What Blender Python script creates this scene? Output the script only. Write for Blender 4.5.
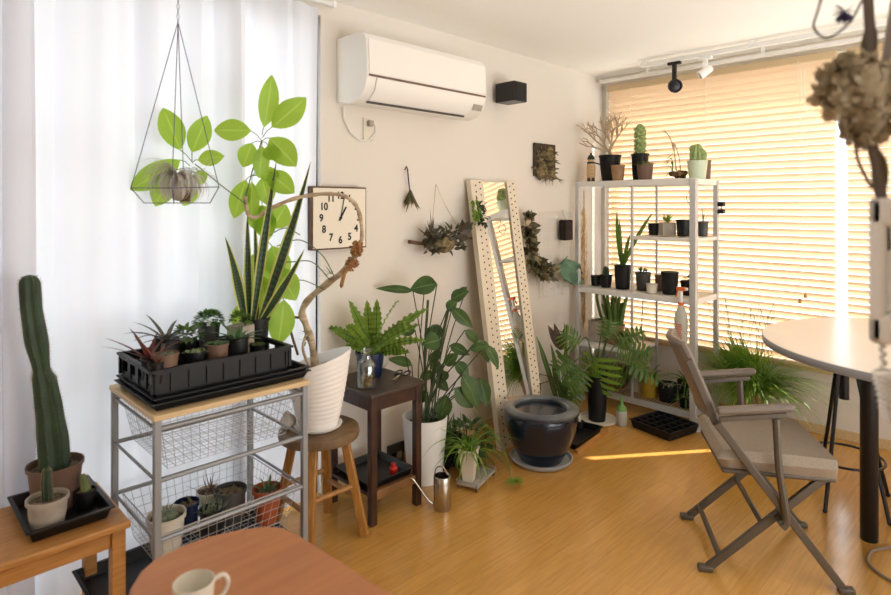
import bpy, math, random
from mathutils import Vector, Matrix
PI=math.pi
scene=bpy.context.scene
for o in list(bpy.data.objects): bpy.data.objects.remove(o)
col=scene.collection
# ---------------------------------------------------------------- camera
CAM=Vector((-4.34,-2.565,1.45)); A=math.radians(45.4); FPX=595.0
FW=Vector((math.cos(A),math.sin(A),0)); RT=Vector((math.sin(A),-math.cos(A),0))
cd=bpy.data.cameras.new('camera'); cam=bpy.data.objects.new('camera',cd); col.objects.link(cam)
cd.sensor_width=36; cd.lens=FPX/891*36; cd.shift_y=-(297.5-205)/891
cam.location=CAM; cam.rotation_euler=(PI/2,0,A-PI/2)
cd.clip_start=.05; cd.dof.use_dof=True; cd.dof.focus_distance=3.7; cd.dof.aperture_fstop=3.2
scene.camera=cam
# ---------------------------------------------------------------- light
w=bpy.data.worlds.new('world'); scene.world=w; w.use_nodes=True
nt=w.node_tree; bg=nt.nodes['Background']
tc=nt.nodes.new('ShaderNodeTexCoord'); sx=nt.nodes.new('ShaderNodeSeparateXYZ'); cr=nt.nodes.new('ShaderNodeValToRGB')
nt.links.new(tc.outputs['Generated'],sx.inputs[0]); nt.links.new(sx.outputs['Z'],cr.inputs[0])
cr.color_ramp.elements[0].position=0; cr.color_ramp.elements[0].color=(.60,.64,.69,1)
cr.color_ramp.elements[1].position=.35; cr.color_ramp.elements[1].color=(.86,.93,1,1)
nt.links.new(cr.outputs[0],bg.inputs[0]); bg.inputs[1].default_value=3.6
sd=bpy.data.lights.new('sun','SUN'); sun=bpy.data.objects.new('sun',sd); col.objects.link(sun)
sd.energy=9; sd.angle=math.radians(.6); sd.color=(1,.94,.86)
E_=math.radians(52); sdir=Vector((.81*math.cos(E_),-.59*math.cos(E_),math.sin(E_)))
sun.rotation_euler=sdir.to_track_quat('Z','Y').to_euler(); sun.location=(3,-4,5)
ad=bpy.data.lights.new('rear_fill_light','AREA'); ar=bpy.data.objects.new('rear_fill_light',ad); col.objects.link(ar)  # unseen fill lamp added to brighten ceiling and walls; rear wall has no window
ad.shape='RECTANGLE'; ad.size=3.0; ad.size_y=1.8; ad.energy=80; ad.color=(.93,.97,1)
ar.location=(-2.2,-4.3,.8); ar.rotation_euler=(math.radians(146),0,math.radians(-8))
scene.view_settings.view_transform='Standard'; scene.view_settings.look='None'
scene.view_settings.exposure=0.47; scene.view_settings.gamma=1; scene.view_settings.use_curve_mapping=False
cy=scene.cycles; cy.use_denoising=True; cy.max_bounces=10; cy.diffuse_bounces=6; cy.glossy_bounces=4
cy.transparent_max_bounces=16; cy.transmission_bounces=8; cy.sample_clamp_indirect=6; cy.caustics_reflective=False; cy.caustics_refractive=False
# ---------------------------------------------------------------- helpers
def ray(px,py):
    return FW+RT*((px-445.5)/FPX)+Vector((0,0,(205-py)/FPX))
def at(px,py,d): return CAM+ray(px,py)*d
def onz(px,py,z=0):
    r=ray(px,py); return CAM+r*((z-CAM.z)/r.z)
def ony(px,py,y=0):
    r=ray(px,py); return CAM+r*((y-CAM.y)/r.y)
def onx(px,py,x=0):
    r=ray(px,py); return CAM+r*((x-CAM.x)/r.x)
def V(*a): return Vector(a)
def lin(h):
    h=h.lstrip('#'); r=[int(h[i:i+2],16)/255 for i in (0,2,4)]
    return tuple(c/12.92 if c<=.04045 else ((c+.055)/1.055)**2.4 for c in r)+(1,)
class MB:
    def __init__(s): s.v=[]; s.f=[]; s.mi=[]; s.uv={}
    def add(s,vs,fs,mi=0,uvs=None):
        b=len(s.v); s.v+=[tuple(v) for v in vs]
        for k,f in enumerate(fs):
            s.f.append([i+b for i in f]); s.mi.append(mi)
            if uvs: s.uv[len(s.f)-1]=[uvs[i] for i in f]
        return s
    def box(s,x0,x1,y0,y1,z0,z1,mi=0,M=None):
        vs=[V(x,y,z) for x in (x0,x1) for y in (y0,y1) for z in (z0,z1)]
        if M is not None: vs=[M@v for v in vs]
        return s.add(vs,[(0,1,3,2),(4,6,7,5),(0,4,5,1),(2,3,7,6),(0,2,6,4),(1,5,7,3)],mi)
    def bar(s,a,b,w,h,up=(0,0,1),mi=0):
        a=V(*a);b=V(*b); d=(b-a).normalized(); up=V(*up)
        if abs(d.dot(up))>.98: up=V(1,0,0)
        sd_=d.cross(up).normalized(); u=sd_.cross(d)
        vs=[p+sd_*(i*w/2)+u*(j*h/2) for p in (a,b) for i in (-1,1) for j in (-1,1)]
        return s.add(vs,[(0,1,3,2),(4,6,7,5),(0,4,5,1),(2,3,7,6),(0,2,6,4),(1,5,7,3)],mi)
    def tube(s,pts,r,n=8,mi=0,closed=False):
        pts=[V(*p) for p in pts]; k=len(pts); rs=r if isinstance(r,(list,tuple)) else [r]*k
        prev=None; vs=[]
        for i,p in enumerate(pts):
            if closed: d=pts[(i+1)%k]-pts[i-1]
            else: d=pts[min(i+1,k-1)]-pts[max(i-1,0)]
            if d.length<1e-9: d=V(0,0,1)
            d.normalize()
            if prev is None:
                u=V(0,0,1) if abs(d.z)<.9 else V(1,0,0)
                prev=(u-d*u.dot(d)).normalized()
            else:
                prev=prev-d*prev.dot(d); prev=prev.normalized() if prev.length>1e-6 else d.orthogonal().normalized()
            q=d.cross(prev)
            for j in range(n):
                a=2*PI*j/n; vs.append(p+(prev*math.cos(a)+q*math.sin(a))*rs[i])
        fs=[]
        for i in range(k if closed else k-1):
            i2=(i+1)%k
            for j in range(n):
                j2=(j+1)%n; fs.append((i*n+j,i*n+j2,i2*n+j2,i2*n+j))
        if not closed: fs.append(tuple(range(n))[::-1]); fs.append(tuple((k-1)*n+j for j in range(n)))
        return s.add(vs,fs,mi)
    def lathe(s,prof,c=(0,0,0),n=28,mi=0,M=None,wob=None,cap=True):
        vs=[];c=V(*c)
        for (r,z) in prof:
            for j in range(n):
                a=2*PI*j/n; rr=r*(wob(a,z) if wob else 1)
                v=V(rr*math.cos(a),rr*math.sin(a),z); v=(M@v if M is not None else v)+c; vs.append(v)
        fs=[]
        for i in range(len(prof)-1):
            for j in range(n):
                j2=(j+1)%n; fs.append((i*n+j,i*n+j2,(i+1)*n+j2,(i+1)*n+j))
        if cap:
            fs.append(tuple(range(n))[::-1]); fs.append(tuple((len(prof)-1)*n+j for j in range(n)))
        return s.add(vs,fs,mi)
    def ell(s,c,r,n=10,m=6,mi=0,M=None):
        c=V(*c); vs=[];fs=[]
        for i in range(m+1):
            t=PI*i/m
            for j in range(n):
                a=2*PI*j/n; v=V(r[0]*math.sin(t)*math.cos(a),r[1]*math.sin(t)*math.sin(a),r[2]*math.cos(t))
                vs.append((M@v if M is not None else v)+c)
        for i in range(m):
            for j in range(n):
                j2=(j+1)%n; fs.append((i*n+j,(i+1)*n+j,(i+1)*n+j2,i*n+j2))
        return s.add(vs,fs,mi)
    def leaf(s,b,d,L,W,sh='ovate',bend=.4,up=(0,0,1),fold=.15,n=7,wav=0,mi=0,twist=0):
        b=V(*b); d=V(*d).normalized(); up=V(*up)
        if abs(d.dot(up))>.97: up=V(d.y+.3,-d.x,.2)
        sd_=d.cross(up).normalized(); nr=sd_.cross(d); f=SH[sh]; vs=[];uv=[]; c=b.copy()
        for i in range(n+1):
            t=i/n; w_=W/2*f(t); wz=0
            if wav: w_*=1+.16*math.sin(i*PI/2+1); wz=wav*W*math.sin(i*PI/2)
            vs+=[c-sd_*w_+nr*(fold*w_+wz),c,c+sd_*w_+nr*(fold*w_+wz)]; uv+=[(0,t),(.5,t),(1,t)]
            R=Matrix.Rotation(-bend/n,3,sd_); d=R@d; nr=R@nr
            if twist:
                R=Matrix.Rotation(twist/n,3,d); sd_=R@sd_; nr=R@nr
            c=c+d*(L/n)
        fs=[]
        for i in range(n):
            a=i*3; fs+=[(a,a+1,a+4,a+3),(a+1,a+2,a+5,a+4)]
        return s.add(vs,fs,mi,uv)
SH={'ovate':lambda t:max(.04,math.sin(PI*min(1,t**.75))**.9) if t<1 else .03,
    'obov':lambda t:max(.05,math.sin(PI*t**1.35)**.8) if 0<t<1 else .05,
    'ellip':lambda t:max(.05,math.sin(PI*min(1,t**.95))**.75) if 0<t<1 else .05,
    'lance':lambda t:max(.03,(min(1,.45+t*1.6))*(1-t)**.6),
    'strap':lambda t:max(.04,min(1,.6+t*2)*min(1,(1-t)*3.2)**.7),
    'grass':lambda t:max(.08,(1-t)**.7),
    'snk':lambda t:max(.03,min(1,.5+t*1.5)*min(1,(1-t)*1.9)**.75),
    'heart':lambda t:max(.04,math.sin(PI*(t*.86+.14)**.75)**.8) if t<1 else .03}
def build(name,m,mats,parent=None,smooth=True,bevel=0,label=None,sub=0,seg=2):
    if not isinstance(mats,(list,tuple)): mats=[mats]
    me=bpy.data.meshes.new(name); me.from_pydata(m.v,[],m.f)
    for x in mats: me.materials.append(x)
    me.polygons.foreach_set('material_index',m.mi)
    me.polygons.foreach_set('use_smooth',[smooth]*len(m.f))
    if m.uv:
        ul=me.uv_layers.new(name='UVMap')
        for fi,uvs in m.uv.items():
            p=me.polygons[fi]
            for k,li in enumerate(p.loop_indices): ul.data[li].uv=uvs[k]
    me.update(); me.validate()
    o=bpy.data.objects.new(name,me); col.objects.link(o)
    if parent: o.parent=parent
    if sub:
        s_=o.modifiers.new('s','SUBSURF'); s_.levels=sub; s_.render_levels=sub
    if bevel:
        b=o.modifiers.new('b','BEVEL'); b.width=bevel; b.segments=seg; b.limit_method='ANGLE'; b.angle_limit=math.radians(40)
    if smooth:
        try: me.set_sharp_from_angle(angle=math.radians(38))
        except Exception: pass
    if label: o['label']=label
    return o
def tag(o,label,cat,group=None):
    o['label']=label; o['category']=cat
    if group: o['group']=group
    return o
def thing(name,label,cat,loc=(0,0,0),rz=0,group=None):
    o=bpy.data.objects.new(name,None); col.objects.link(o); o.location=loc; o.rotation_euler=(0,0,rz); o.empty_display_size=.05
    return tag(o,label,cat,group)
def struct(name,m,mat,parent=None,**k):
    o=build(name,m,mat,parent,smooth=k.pop('smooth',False),**k)
    if not parent: o['kind']='structure'
    return o
# ---------------------------------------------------------------- materials
def mat(name,c,rough=.5,metal=0,c2=None,scale=20,bump=0,spec=.5,detail=4,trans=0,coat=0,stretch=None,lo=.35,hi=.65):
    m=bpy.data.materials.new(name); m.use_nodes=True; n=m.node_tree; p=n.nodes['Principled BSDF']
    c=lin(c); p.inputs['Base Color'].default_value=c; p.inputs['Roughness'].default_value=rough; p.inputs['Metallic'].default_value=metal
    p.inputs['Specular IOR Level'].default_value=spec; p.inputs['Coat Weight'].default_value=coat
    src=None
    if c2 or bump:
        t=n.nodes.new('ShaderNodeTexCoord'); mp=n.nodes.new('ShaderNodeMapping'); no=n.nodes.new('ShaderNodeTexNoise')
        no.inputs['Scale'].default_value=scale; no.inputs['Detail'].default_value=detail
        if stretch: mp.inputs['Scale'].default_value=stretch
        n.links.new(t.outputs['Object'],mp.inputs[0]); n.links.new(mp.outputs[0],no.inputs['Vector'])
        if c2:
            r=n.nodes.new('ShaderNodeValToRGB'); r.color_ramp.elements[0].position=lo; r.color_ramp.elements[1].position=hi
            r.color_ramp.elements[0].color=c; r.color_ramp.elements[1].color=lin(c2)
            n.links.new(no.outputs['Fac'],r.inputs[0]); n.links.new(r.outputs[0],p.inputs['Base Color']); src=r.outputs[0]
        if bump:
            b=n.nodes.new('ShaderNodeBump'); b.inputs['Strength'].default_value=bump; b.inputs['Distance'].default_value=.01
            n.links.new(no.outputs['Fac'],b.inputs['Height']); n.links.new(b.outputs[0],p.inputs['Normal'])
    if trans:
        tr=n.nodes.new('ShaderNodeBsdfTranslucent'); tr.inputs[0].default_value=c
        if src: n.links.new(src,tr.inputs[0])
        mx=n.nodes.new('ShaderNodeMixShader'); mx.inputs[0].default_value=trans
        n.links.new(p.outputs[0],mx.inputs[1]); n.links.new(tr.outputs[0],mx.inputs[2]); n.links.new(mx.outputs[0],n.nodes['Material Output'].inputs[0])
    return m
def leafmat(name,c,c2,rib=None,edge=None,trans=.35,rough=.45,tc_=None,bands=None):
    m=mat(name,c,rough,c2=c2,scale=14,trans=trans); n=m.node_tree
    p=n.nodes['Principled BSDF']; tr=[x for x in n.nodes if x.type=='BSDF_TRANSLUCENT'][0]
    cur=[x for x in n.nodes if x.type=='VALTORGB'][0].outputs[0]
    uv=n.nodes.new('ShaderNodeUVMap'); sp=n.nodes.new('ShaderNodeSeparateXYZ'); n.links.new(uv.outputs[0],sp.inputs[0])
    d=n.nodes.new('ShaderNodeMath'); d.operation='SUBTRACT'; d.inputs[1].default_value=.5; n.links.new(sp.outputs[0],d.inputs[0])
    ab=n.nodes.new('ShaderNodeMath'); ab.operation='ABSOLUTE'; n.links.new(d.outputs[0],ab.inputs[0])
    def over(cur,fac,colr):
        mx=n.nodes.new('ShaderNodeMixRGB'); n.links.new(fac,mx.inputs[0]); n.links.new(cur,mx.inputs[1]); mx.inputs[2].default_value=lin(colr); return mx.outputs[0]
    if bands:
        wv=n.nodes.new('ShaderNodeTexWave'); wv.bands_direction='Y'; wv.inputs['Scale'].default_value=9; wv.inputs['Distortion'].default_value=6; wv.inputs['Detail'].default_value=3
        n.links.new(uv.outputs[0],wv.inputs['Vector']); g=n.nodes.new('ShaderNodeMath'); g.operation='MULTIPLY'; g.inputs[1].default_value=.55
        n.links.new(wv.outputs['Fac'],g.inputs[0]); cur=over(cur,g.outputs[0],bands)
    if rib:
        g=n.nodes.new('ShaderNodeMath'); g.operation='LESS_THAN'; g.inputs[1].default_value=.035; n.links.new(ab.outputs[0],g.inputs[0]); cur=over(cur,g.outputs[0],rib)
    if edge:
        g=n.nodes.new('ShaderNodeMath'); g.operation='GREATER_THAN'; g.inputs[1].default_value=.34; n.links.new(ab.outputs[0],g.inputs[0]); cur=over(cur,g.outputs[0],edge)
    n.links.new(cur,p.inputs['Base Color'])
    if tc_: 
        n.links.remove(tr.inputs[0].links[0]); tr.inputs[0].default_value=lin(tc_)
    else: n.links.new(cur,tr.inputs[0])
    return m
K={}
K['wall']=mat('wall_paint','#e1dad0',.9,bump=.04,scale=120)
K['ceil']=mat('ceiling_paint','#f7f5f0',.95)
K['white']=mat('white_plastic','#efefec',.35)
K['whitepaint']=mat('white_enamel','#e9e8e4',.4)
K['acwhite']=mat('air_conditioner_plastic','#f1ede6',.4)
K['alu']=mat('aluminium','#c4c4c2',.42,metal=.35)
K['shelfwhite']=mat('shelf_white','#e3e1dc',.45)
K['steel']=mat('brushed_steel','#b8b0a4',.25,metal=1)
K['wire']=mat('chrome_wire','#b9bcc2',.35,metal=.6)
K['greymetal']=mat('grey_coated_metal','#8f9294',.45,metal=.3)
K['black']=mat('black_plastic','#0b0b0c',.5,c2='#121213',scale=30,spec=.35)
K['blackm']=mat('black_metal','#09090a',.35)
K['pine']=mat('pine_wood','#c08a4b',.42,c2='#a9743a',scale=6,stretch=(1.5,14,14))
K['pale']=mat('pale_wood','#d9bf93',.5,c2='#cdb184',scale=8,stretch=(1,12,12))
K['oak']=mat('oak_leg','#b07f43',.45,c2='#98692f',scale=8,stretch=(10,10,1))
K['stoolseat']=mat('stool_seat_wood','#806545',.5,c2='#6a5238',scale=10,stretch=(1,8,1))
K['dark']=mat('dark_wood','#432715',.42,c2='#2b160b',scale=7,stretch=(2,9,2))
K['darktop']=mat('dark_wood_top','#46362a',.45,c2='#32251c',scale=7,stretch=(1,9,1))
K['table']=mat('red_brown_table','#b67849',.42,c2='#a96b40',scale=5,stretch=(1,7,1))
K['tabletop']=mat('white_laminate','#d8d4ce',.28)
K['tabedge']=mat('grey_table_edge','#8b8d92',.4)
K['terra']=mat('terracotta','#a9542f',.75,c2='#944623',scale=18)
K['brownpot']=mat('brown_plastic','#6e5445',.6)
K['tanpot']=mat('tan_clay','#a3835f',.7,c2='#8f7050',scale=20)
K['cream']=mat('cream_ceramic','#dcd6c6',.4)
K['ribwhite']=mat('ribbed_white_ceramic','#f4f2ee',.5)
K['greenpot']=mat('pale_green_ceramic','#c3cfb4',.4)
K['yellow']=mat('yellow_ceramic','#a88a1e',.45)
K['blue']=mat('navy_ceramic','#1d2a4c',.25,c2='#15203c',scale=12)
K['darkgrey']=mat('dark_grey_ceramic','#4a4a48',.5,c2='#3a3a39',scale=10)
K['glaze']=mat('dark_blue_glaze','#080d16',.2,c2='#15233a',scale=5,coat=.25,stretch=(3,3,1),bump=.15)
K['glazerim']=mat('glaze_rim','#6a6f72',.35,c2='#343d48',scale=9,coat=.4)
K['concrete']=mat('concrete','#9f968a',.85,c2='#b0a698',scale=22)
K['soil']=mat('soil','#2c2019',.95,c2='#4a3829',scale=90,bump=.6)
K['gravel']=mat('gravel_soil','#8a7860',.95,c2='#3e3226',scale=110,bump=.8)
K['bark']=mat('driftwood','#cbb79b',.75,c2='#9c8468',scale=14,bump=.3,stretch=(1,1,3))
K['twig']=mat('twig_brown','#6b5039',.8,c2='#523a28',scale=25)
K['deadtwig']=mat('bleached_twig','#b7a387',.8)
K['fibre']=mat('coconut_fibre','#ad7d4c',.9,c2='#7d5530',scale=60,bump=.6)
K['moss']=mat('dried_moss','#8f7e5a',.95,c2='#5e5238',scale=40,bump=.9)
K['cork']=mat('cork_bark','#5a4a35',.95,c2='#3c3022',scale=30,bump=.9)
K['pampas']=mat('dried_grass','#dcc295',.9,c2='#c3a472',scale=30,trans=.3)
K['petal']=mat('dried_petals','#ddd1b6',.9,c2='#ab9b7c',scale=14,trans=.5)
K['purple']=mat('dried_purple_flower','#4d4366',.9)
K['cloth']=mat('green_cloth','#6f8f72',.85,c2='#587560',scale=12)
K['red']=mat('red_plastic','#b8251c',.35)
K['orange']=mat('orange_plastic','#dd6a2a',.4)
K['limecap']=mat('lime_plastic','#7fb86a',.4,trans=.3)
K['clear']=mat('milky_bottle','#d9dbd2',.25,trans=.45)
K['chairmetal']=mat('bronze_metal','#5f564b',.4,metal=.4)
K['chairfab']=mat('taupe_fabric','#a69886',.9,c2='#948675',scale=260,bump=.35)
K['chairshell']=mat('tan_shell','#84715f',.5)
K['armpad']=mat('arm_pad','#776b60',.55)
K['clockface']=mat('clock_face','#e8dfce',.6)
K['clockframe']=mat('clock_frame','#5c3b28',.5)
K['ink']=mat('black_ink','#15130f',.6)
K['peg']=mat('perforated_wood','#ded3bd',.6)
K['hole']=mat('peg_hole','#3a2e20',.9)
K['stone']=mat('white_stone','#cfc8bc',.8,c2='#b9b1a4',scale=20,bump=.3)
K['skin']=mat('doll_wood','#c9a67a',.5)
K['dollgreen']=mat('doll_dark_green','#1e2f28',.7)
K['rope']=mat('jute_twine','#b59b74',.9)
K['cable']=mat('grey_brown_cable','#8b7a68',.5)
K['cordwhite']=mat('white_cord','#e6e4de',.4)
K['cushion']=mat('wicker','#7b5b3c',.9,c2='#4b3421',scale=60,bump=.6)
mm=bpy.data.materials.new('mirror_glass'); mm.use_nodes=True; p=mm.node_tree.nodes['Principled BSDF']
p.inputs['Metallic'].default_value=1; p.inputs['Roughness'].default_value=.01; p.inputs['Base Color'].default_value=(.9,.9,.88,1); K['mirror']=mm
def thin_glass(name,tint,gl):
    m=bpy.data.materials.new(name); m.use_nodes=True; n=m.node_tree; n.nodes.remove(n.nodes['Principled BSDF'])
    t=n.nodes.new('ShaderNodeBsdfTransparent'); t.inputs[0].default_value=tint; g=n.nodes.new('ShaderNodeBsdfGlossy'); g.inputs['Roughness'].default_value=.03
    mx=n.nodes.new('ShaderNodeMixShader'); mx.inputs[0].default_value=gl; n.links.new(t.outputs[0],mx.inputs[1]); n.links.new(g.outputs[0],mx.inputs[2])
    n.links.new(mx.outputs[0],n.nodes['Material Output'].inputs[0]); return m
K['glass']=thin_glass('window_glass',(.97,.98,.98,1),.05)
K['jar']=thin_glass('jar_glass',(.88,.91,.88,1),.14)
def cloth_mat(name,c,trl,transp):
    m=bpy.data.materials.new(name); m.use_nodes=True; n=m.node_tree; n.nodes.remove(n.nodes['Principled BSDF'])
    a=n.nodes.new('ShaderNodeBsdfDiffuse'); b=n.nodes.new('ShaderNodeBsdfTranslucent'); t=n.nodes.new('ShaderNodeBsdfTransparent')
    a.inputs[0].default_value=c; b.inputs[0].default_value=c
    m1=n.nodes.new('ShaderNodeMixShader'); m1.inputs[0].default_value=trl; n.links.new(a.outputs[0],m1.inputs[1]); n.links.new(b.outputs[0],m1.inputs[2])
    m2=n.nodes.new('ShaderNodeMixShader'); m2.inputs[0].default_value=transp; n.links.new(m1.outputs[0],m2.inputs[1]); n.links.new(t.outputs[0],m2.inputs[2])
    n.links.new(m2.outputs[0],n.nodes['Material Output'].inputs[0]); return m
K['sheer']=cloth_mat('sheer_curtain',(.84,.872,.94,1),.158,.008)
K['slat']=cloth_mat('blind_slat',(.94,.79,.61,1),.36,0)
K['blindrail']=mat('blind_rail','#cdb48e',.5)
# floor planks
fm=bpy.data.materials.new('floor_planks'); fm.use_nodes=True; n=fm.node_tree; p=n.nodes['Principled BSDF']
t=n.nodes.new('ShaderNodeTexCoord'); mp=n.nodes.new('ShaderNodeMapping'); br=n.nodes.new('ShaderNodeTexBrick')
n.links.new(t.outputs['Object'],mp.inputs[0]); n.links.new(mp.outputs[0],br.inputs['Vector'])
br.inputs['Scale'].default_value=1; br.inputs['Brick Width'].default_value=.9; br.inputs['Row Height'].default_value=.075; br.inputs['Mortar Size'].default_value=.0012
br.inputs['Color1'].default_value=lin('#cf9b4f'); br.inputs['Color2'].default_value=lin('#c69348'); br.inputs['Mortar'].default_value=lin('#b38442'); br.inputs['Mortar Smooth'].default_value=.3
no=n.nodes.new('ShaderNodeTexNoise'); mp2=n.nodes.new('ShaderNodeMapping'); mp2.inputs['Scale'].default_value=(3,40,1); no.inputs['Scale'].default_value=2; no.inputs['Detail'].default_value=5
n.links.new(t.outputs['Object'],mp2.inputs[0]); n.links.new(mp2.outputs[0],no.inputs['Vector'])
mx=n.nodes.new('ShaderNodeMixRGB'); mx.blend_type='MULTIPLY'; mx.inputs[0].default_value=.35
rr=n.nodes.new('ShaderNodeValToRGB'); rr.color_ramp.elements[0].color=(.55,.47,.40,1); rr.color_ramp.elements[0].position=.3; rr.color_ramp.elements[1].color=(1,1,1,1); rr.color_ramp.elements[1].position=.6
n.links.new(no.outputs['Fac'],rr.inputs[0]); n.links.new(br.outputs['Color'],mx.inputs[1]); n.links.new(rr.outputs[0],mx.inputs[2]); n.links.new(mx.outputs[0],p.inputs['Base Color'])
p.inputs['Roughness'].default_value=.23; p.inputs['Coat Weight'].default_value=.25; p.inputs['Coat Roughness'].default_value=.12
K['floor']=fm
G={}
G['tree']=leafmat('umbrella_leaf','#6f9a2a','#86ad35',rib='#b9d070',trans=.6,tc_='#bddc55')
G['dark']=leafmat('dark_green_leaf','#3b5626','#4d6a30',rib='#668746',trans=.3)
G['mid']=leafmat('mid_green_leaf','#587a2c','#476624',rib='#8aa554',trans=.35)
G['bright']=leafmat('bright_green_leaf','#7fa53a','#6d9433',rib='#a8c465',trans=.4)
G['fern']=leafmat('nest_fern_frond','#6a8a2c','#86a03a',rib='#2e4a1c',trans=.4)
G['snake']=leafmat('snake_plant_leaf','#1c2f1f','#2a4228',edge='#c3c56c',trans=.15,bands='#4d6a47')
G['grass']=leafmat('grass_blade','#6f9a3a','#8cb04a',trans=.4)
G['succ']=leafmat('succulent_leaf','#5f7f55','#456340',trans=.15)
G['grey']=leafmat('grey_green_leaf','#8e9a80','#6d7b64',trans=.2)
G['redleaf']=leafmat('reddish_leaf','#7a3f3a','#4f3b34',trans=.2)
G['bromel']=leafmat('dusty_purple_leaf','#5b5a52','#3f4a3d',trans=.15)
G['tilland']=leafmat('silver_airplant_leaf','#d6d4ca','#b3b0a4',trans=.3)
G['cactus']=mat('cactus_green','#26382a',.6,c2='#334a31',scale=12)
G['cactuslt']=mat('light_cactus_green','#7d9458',.6,c2='#a3b072',scale=16)
G['spine']=mat('cactus_spines','#9a8d6c',.8)
G['dry']=leafmat('dried_leaf','#6d6443','#4d4a33',trans=.2)
G['drytan']=leafmat('dried_tan_leaf','#a79a78','#77705a',trans=.2)
G['stem']=mat('green_stem','#566b35',.6)
G['darkstem']=mat('dark_stem','#3c4a28',.6)
# ---------------------------------------------------------------- room
XL,YR,H=-6.2,-5.0,2.49
struct('floor',MB().box(XL,0.02,YR,0.25,-.05,0),K['floor'])
struct('ceiling',MB().box(XL,.15,YR,.25,H,H+.1),K['ceil'])
WX=-2.69
m=MB().box(WX,.15,0,.15,0,H); m.box(XL,WX,0,.15,2.4,H); struct('wall_back',m,K['wall'])
m=MB().box(0,.15,YR,0,0,.40); m.box(0,.15,YR,0,2.405,H); m.box(0,.15,-.05,0,.40,2.405); m.box(0,.15,YR,-3.3,.40,2.405)
struct('wall_side',m,K['wall'])
struct('wall_left',MB().box(XL-.1,XL,YR,.25,0,H),K['wall'])
struct('wall_rear',MB().box(XL,.15,YR-.1,YR,0,H),K['wall'])
struct('wall_right',MB().box(-3.36,-3.25,-2.53,-2.43,0,H),K['wall'])
m=MB().box(-.012,0,YR,-.0,0,.06); struct('baseboard_side',m,K['pale'],bevel=.002)
m=MB().box(WX,-.013,-.012,0,0,.06); struct('baseboard_back',m,K['pale'],bevel=.002)
struct('trim_1',MB().box(-.05,.02,-3.3,-.03,.395,.418),K['pale'],bevel=.004)
# patio window behind curtain
wf=MB()
for x in (-6.1,-4.42,-2.74): wf.box(x,x+.05,.03,.09,0,2.4)
wf.box(-6.1,WX,.03,.09,0,.06); wf.box(-6.1,WX,.03,.09,2.34,2.4)
w1=struct('window_1',wf,K['blackm'])
struct('glass_pane',MB().box(-6.05,-2.74,.058,.062,.06,2.34),K['glass'],w1)
wf=MB()
for y in (-.05,-1.98,-3.3): wf.box(.06,.12,y if y<-.06 else y-.05,y+.05 if y<-.06 else y,.41,2.4)
wf.box(.06,.12,-3.3,-.05,.41,.46); wf.box(.06,.12,-3.3,-.05,2.35,2.4)
w2=struct('window_2',wf,K['alu'])
struct('glass_pane',MB().box(.088,.092,-3.25,-.1,.46,2.35),K['glass'],w2)
struct('trim_2',MB().box(-.03,.0,-.075,-.045,.42,2.405),K['whitepaint'],bevel=.003)
# outside terrace and yard
struct('ground',MB().box(-12,8,-12,8,-.7,-.6),mat('outside_concrete','#a8a59c',.9,c2='#98958d',scale=3))
# curtains
def curtain(name,x0,x1,y,label,amp,period,seed,z0=.02,z1=2.43):
    random.seed(seed); ph=[random.uniform(0,6) for _ in range(6)]
    m=MB(); nu=int((x1-x0)/.012); nv=14; vs=[];fs=[]
    for i in range(nu+1):
        x=x0+(x1-x0)*i/nu
        for j in range(nv+1):
            z=z0+(z1-z0)*j/nv; k=.5+.5*j/nv
            s_=2*PI*x/period
            off=amp*((2/PI*math.asin(.985*math.sin(s_+ph[0]+1.1*math.sin(s_*.31+ph[1]))))*.85*k+.45*math.sin(s_*.47+ph[2]+.25*z)+.12*math.sin(s_*2.1+ph[3]))
            vs.append(V(x+.012*math.sin(s_*.5+z+ph[4]),y+off,z))
    for i in range(nu):
        for j in range(nv):
            a=i*(nv+1)+j; fs.append((a,a+nv+1,a+nv+2,a+1))
    m.add(vs,fs); return tag(build(name,m,K['sheer']),label,'curtain','sheer curtains at the big window')
curtain('sheer_curtain',-6.0,-3.13,-.075,'wide white sheer curtain hanging behind the tall cactus and hanging planter',.034,.19,3)
curtain('sheer_curtain',-3.17,-2.72,-.03,'narrow white sheer curtain beside the square clock, behind the snake plant',.016,.13,8)
curtain('sheer_curtain',-4.25,-3.915,-.118,'gathered white sheer curtain bunched at the far left edge',.013,.06,5)
t_=thing('curtain_rail','white curtain rail ending above the narrow curtain near the air conditioner','curtain rail',(-2.66,-.05,2.452))
build('rail',MB().box(-3.3,0,-.014,.014,-.012,.012),K['whitepaint'],t_,bevel=.003)
build('end_cap',MB().box(0,.02,-.018,.018,-.018,.016),K['white'],t_,bevel=.003)
build('bracket',MB().box(-.07,-.05,-.01,.05,-.004,.028),K['white'],t_)
# blinds
def blind(y0,y1,label):
    t=thing('venetian_blind',label,'blind',(-.05,y0,.425),0,'wooden blinds at the side window')
    W=y1-y0; m=MB(); z=.05; tl=math.radians(53); n_=0
    while z<1.93:
        c,s=math.cos(tl)*.025,math.sin(tl)*.025
        # outer edge low, inner edge high
        a=V(-c,0,z+s); b=V(c,0,z-s); k=V(s,0,c)*.05
        vs=[a,b,a+k*.5,b+k*.5]; vs=vs+[v+V(0,W,0) for v in vs]
        m.add(vs,[(0,1,5,4),(2,6,7,3),(0,4,6,2),(1,3,7,5),(0,2,3,1),(4,5,7,6)]); z+=.0445
    build('slats',m,K['slat'],t,smooth=False)
    build('headrail',MB().box(-.03,.03,0,W,1.93,1.975),K['blindrail'],t,bevel=.003)
    build('bottom_rail',MB().box(-.026,.026,0,W,0,.022),K['blindrail'],t,bevel=.003)
    for f in (.13,.5,.87):
        build('ladder_cord',MB().tube([(-.03,W*f,.01),(-.03,W*f,1.95)],.0012,5),K['cordwhite'],t)
    return t
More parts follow.
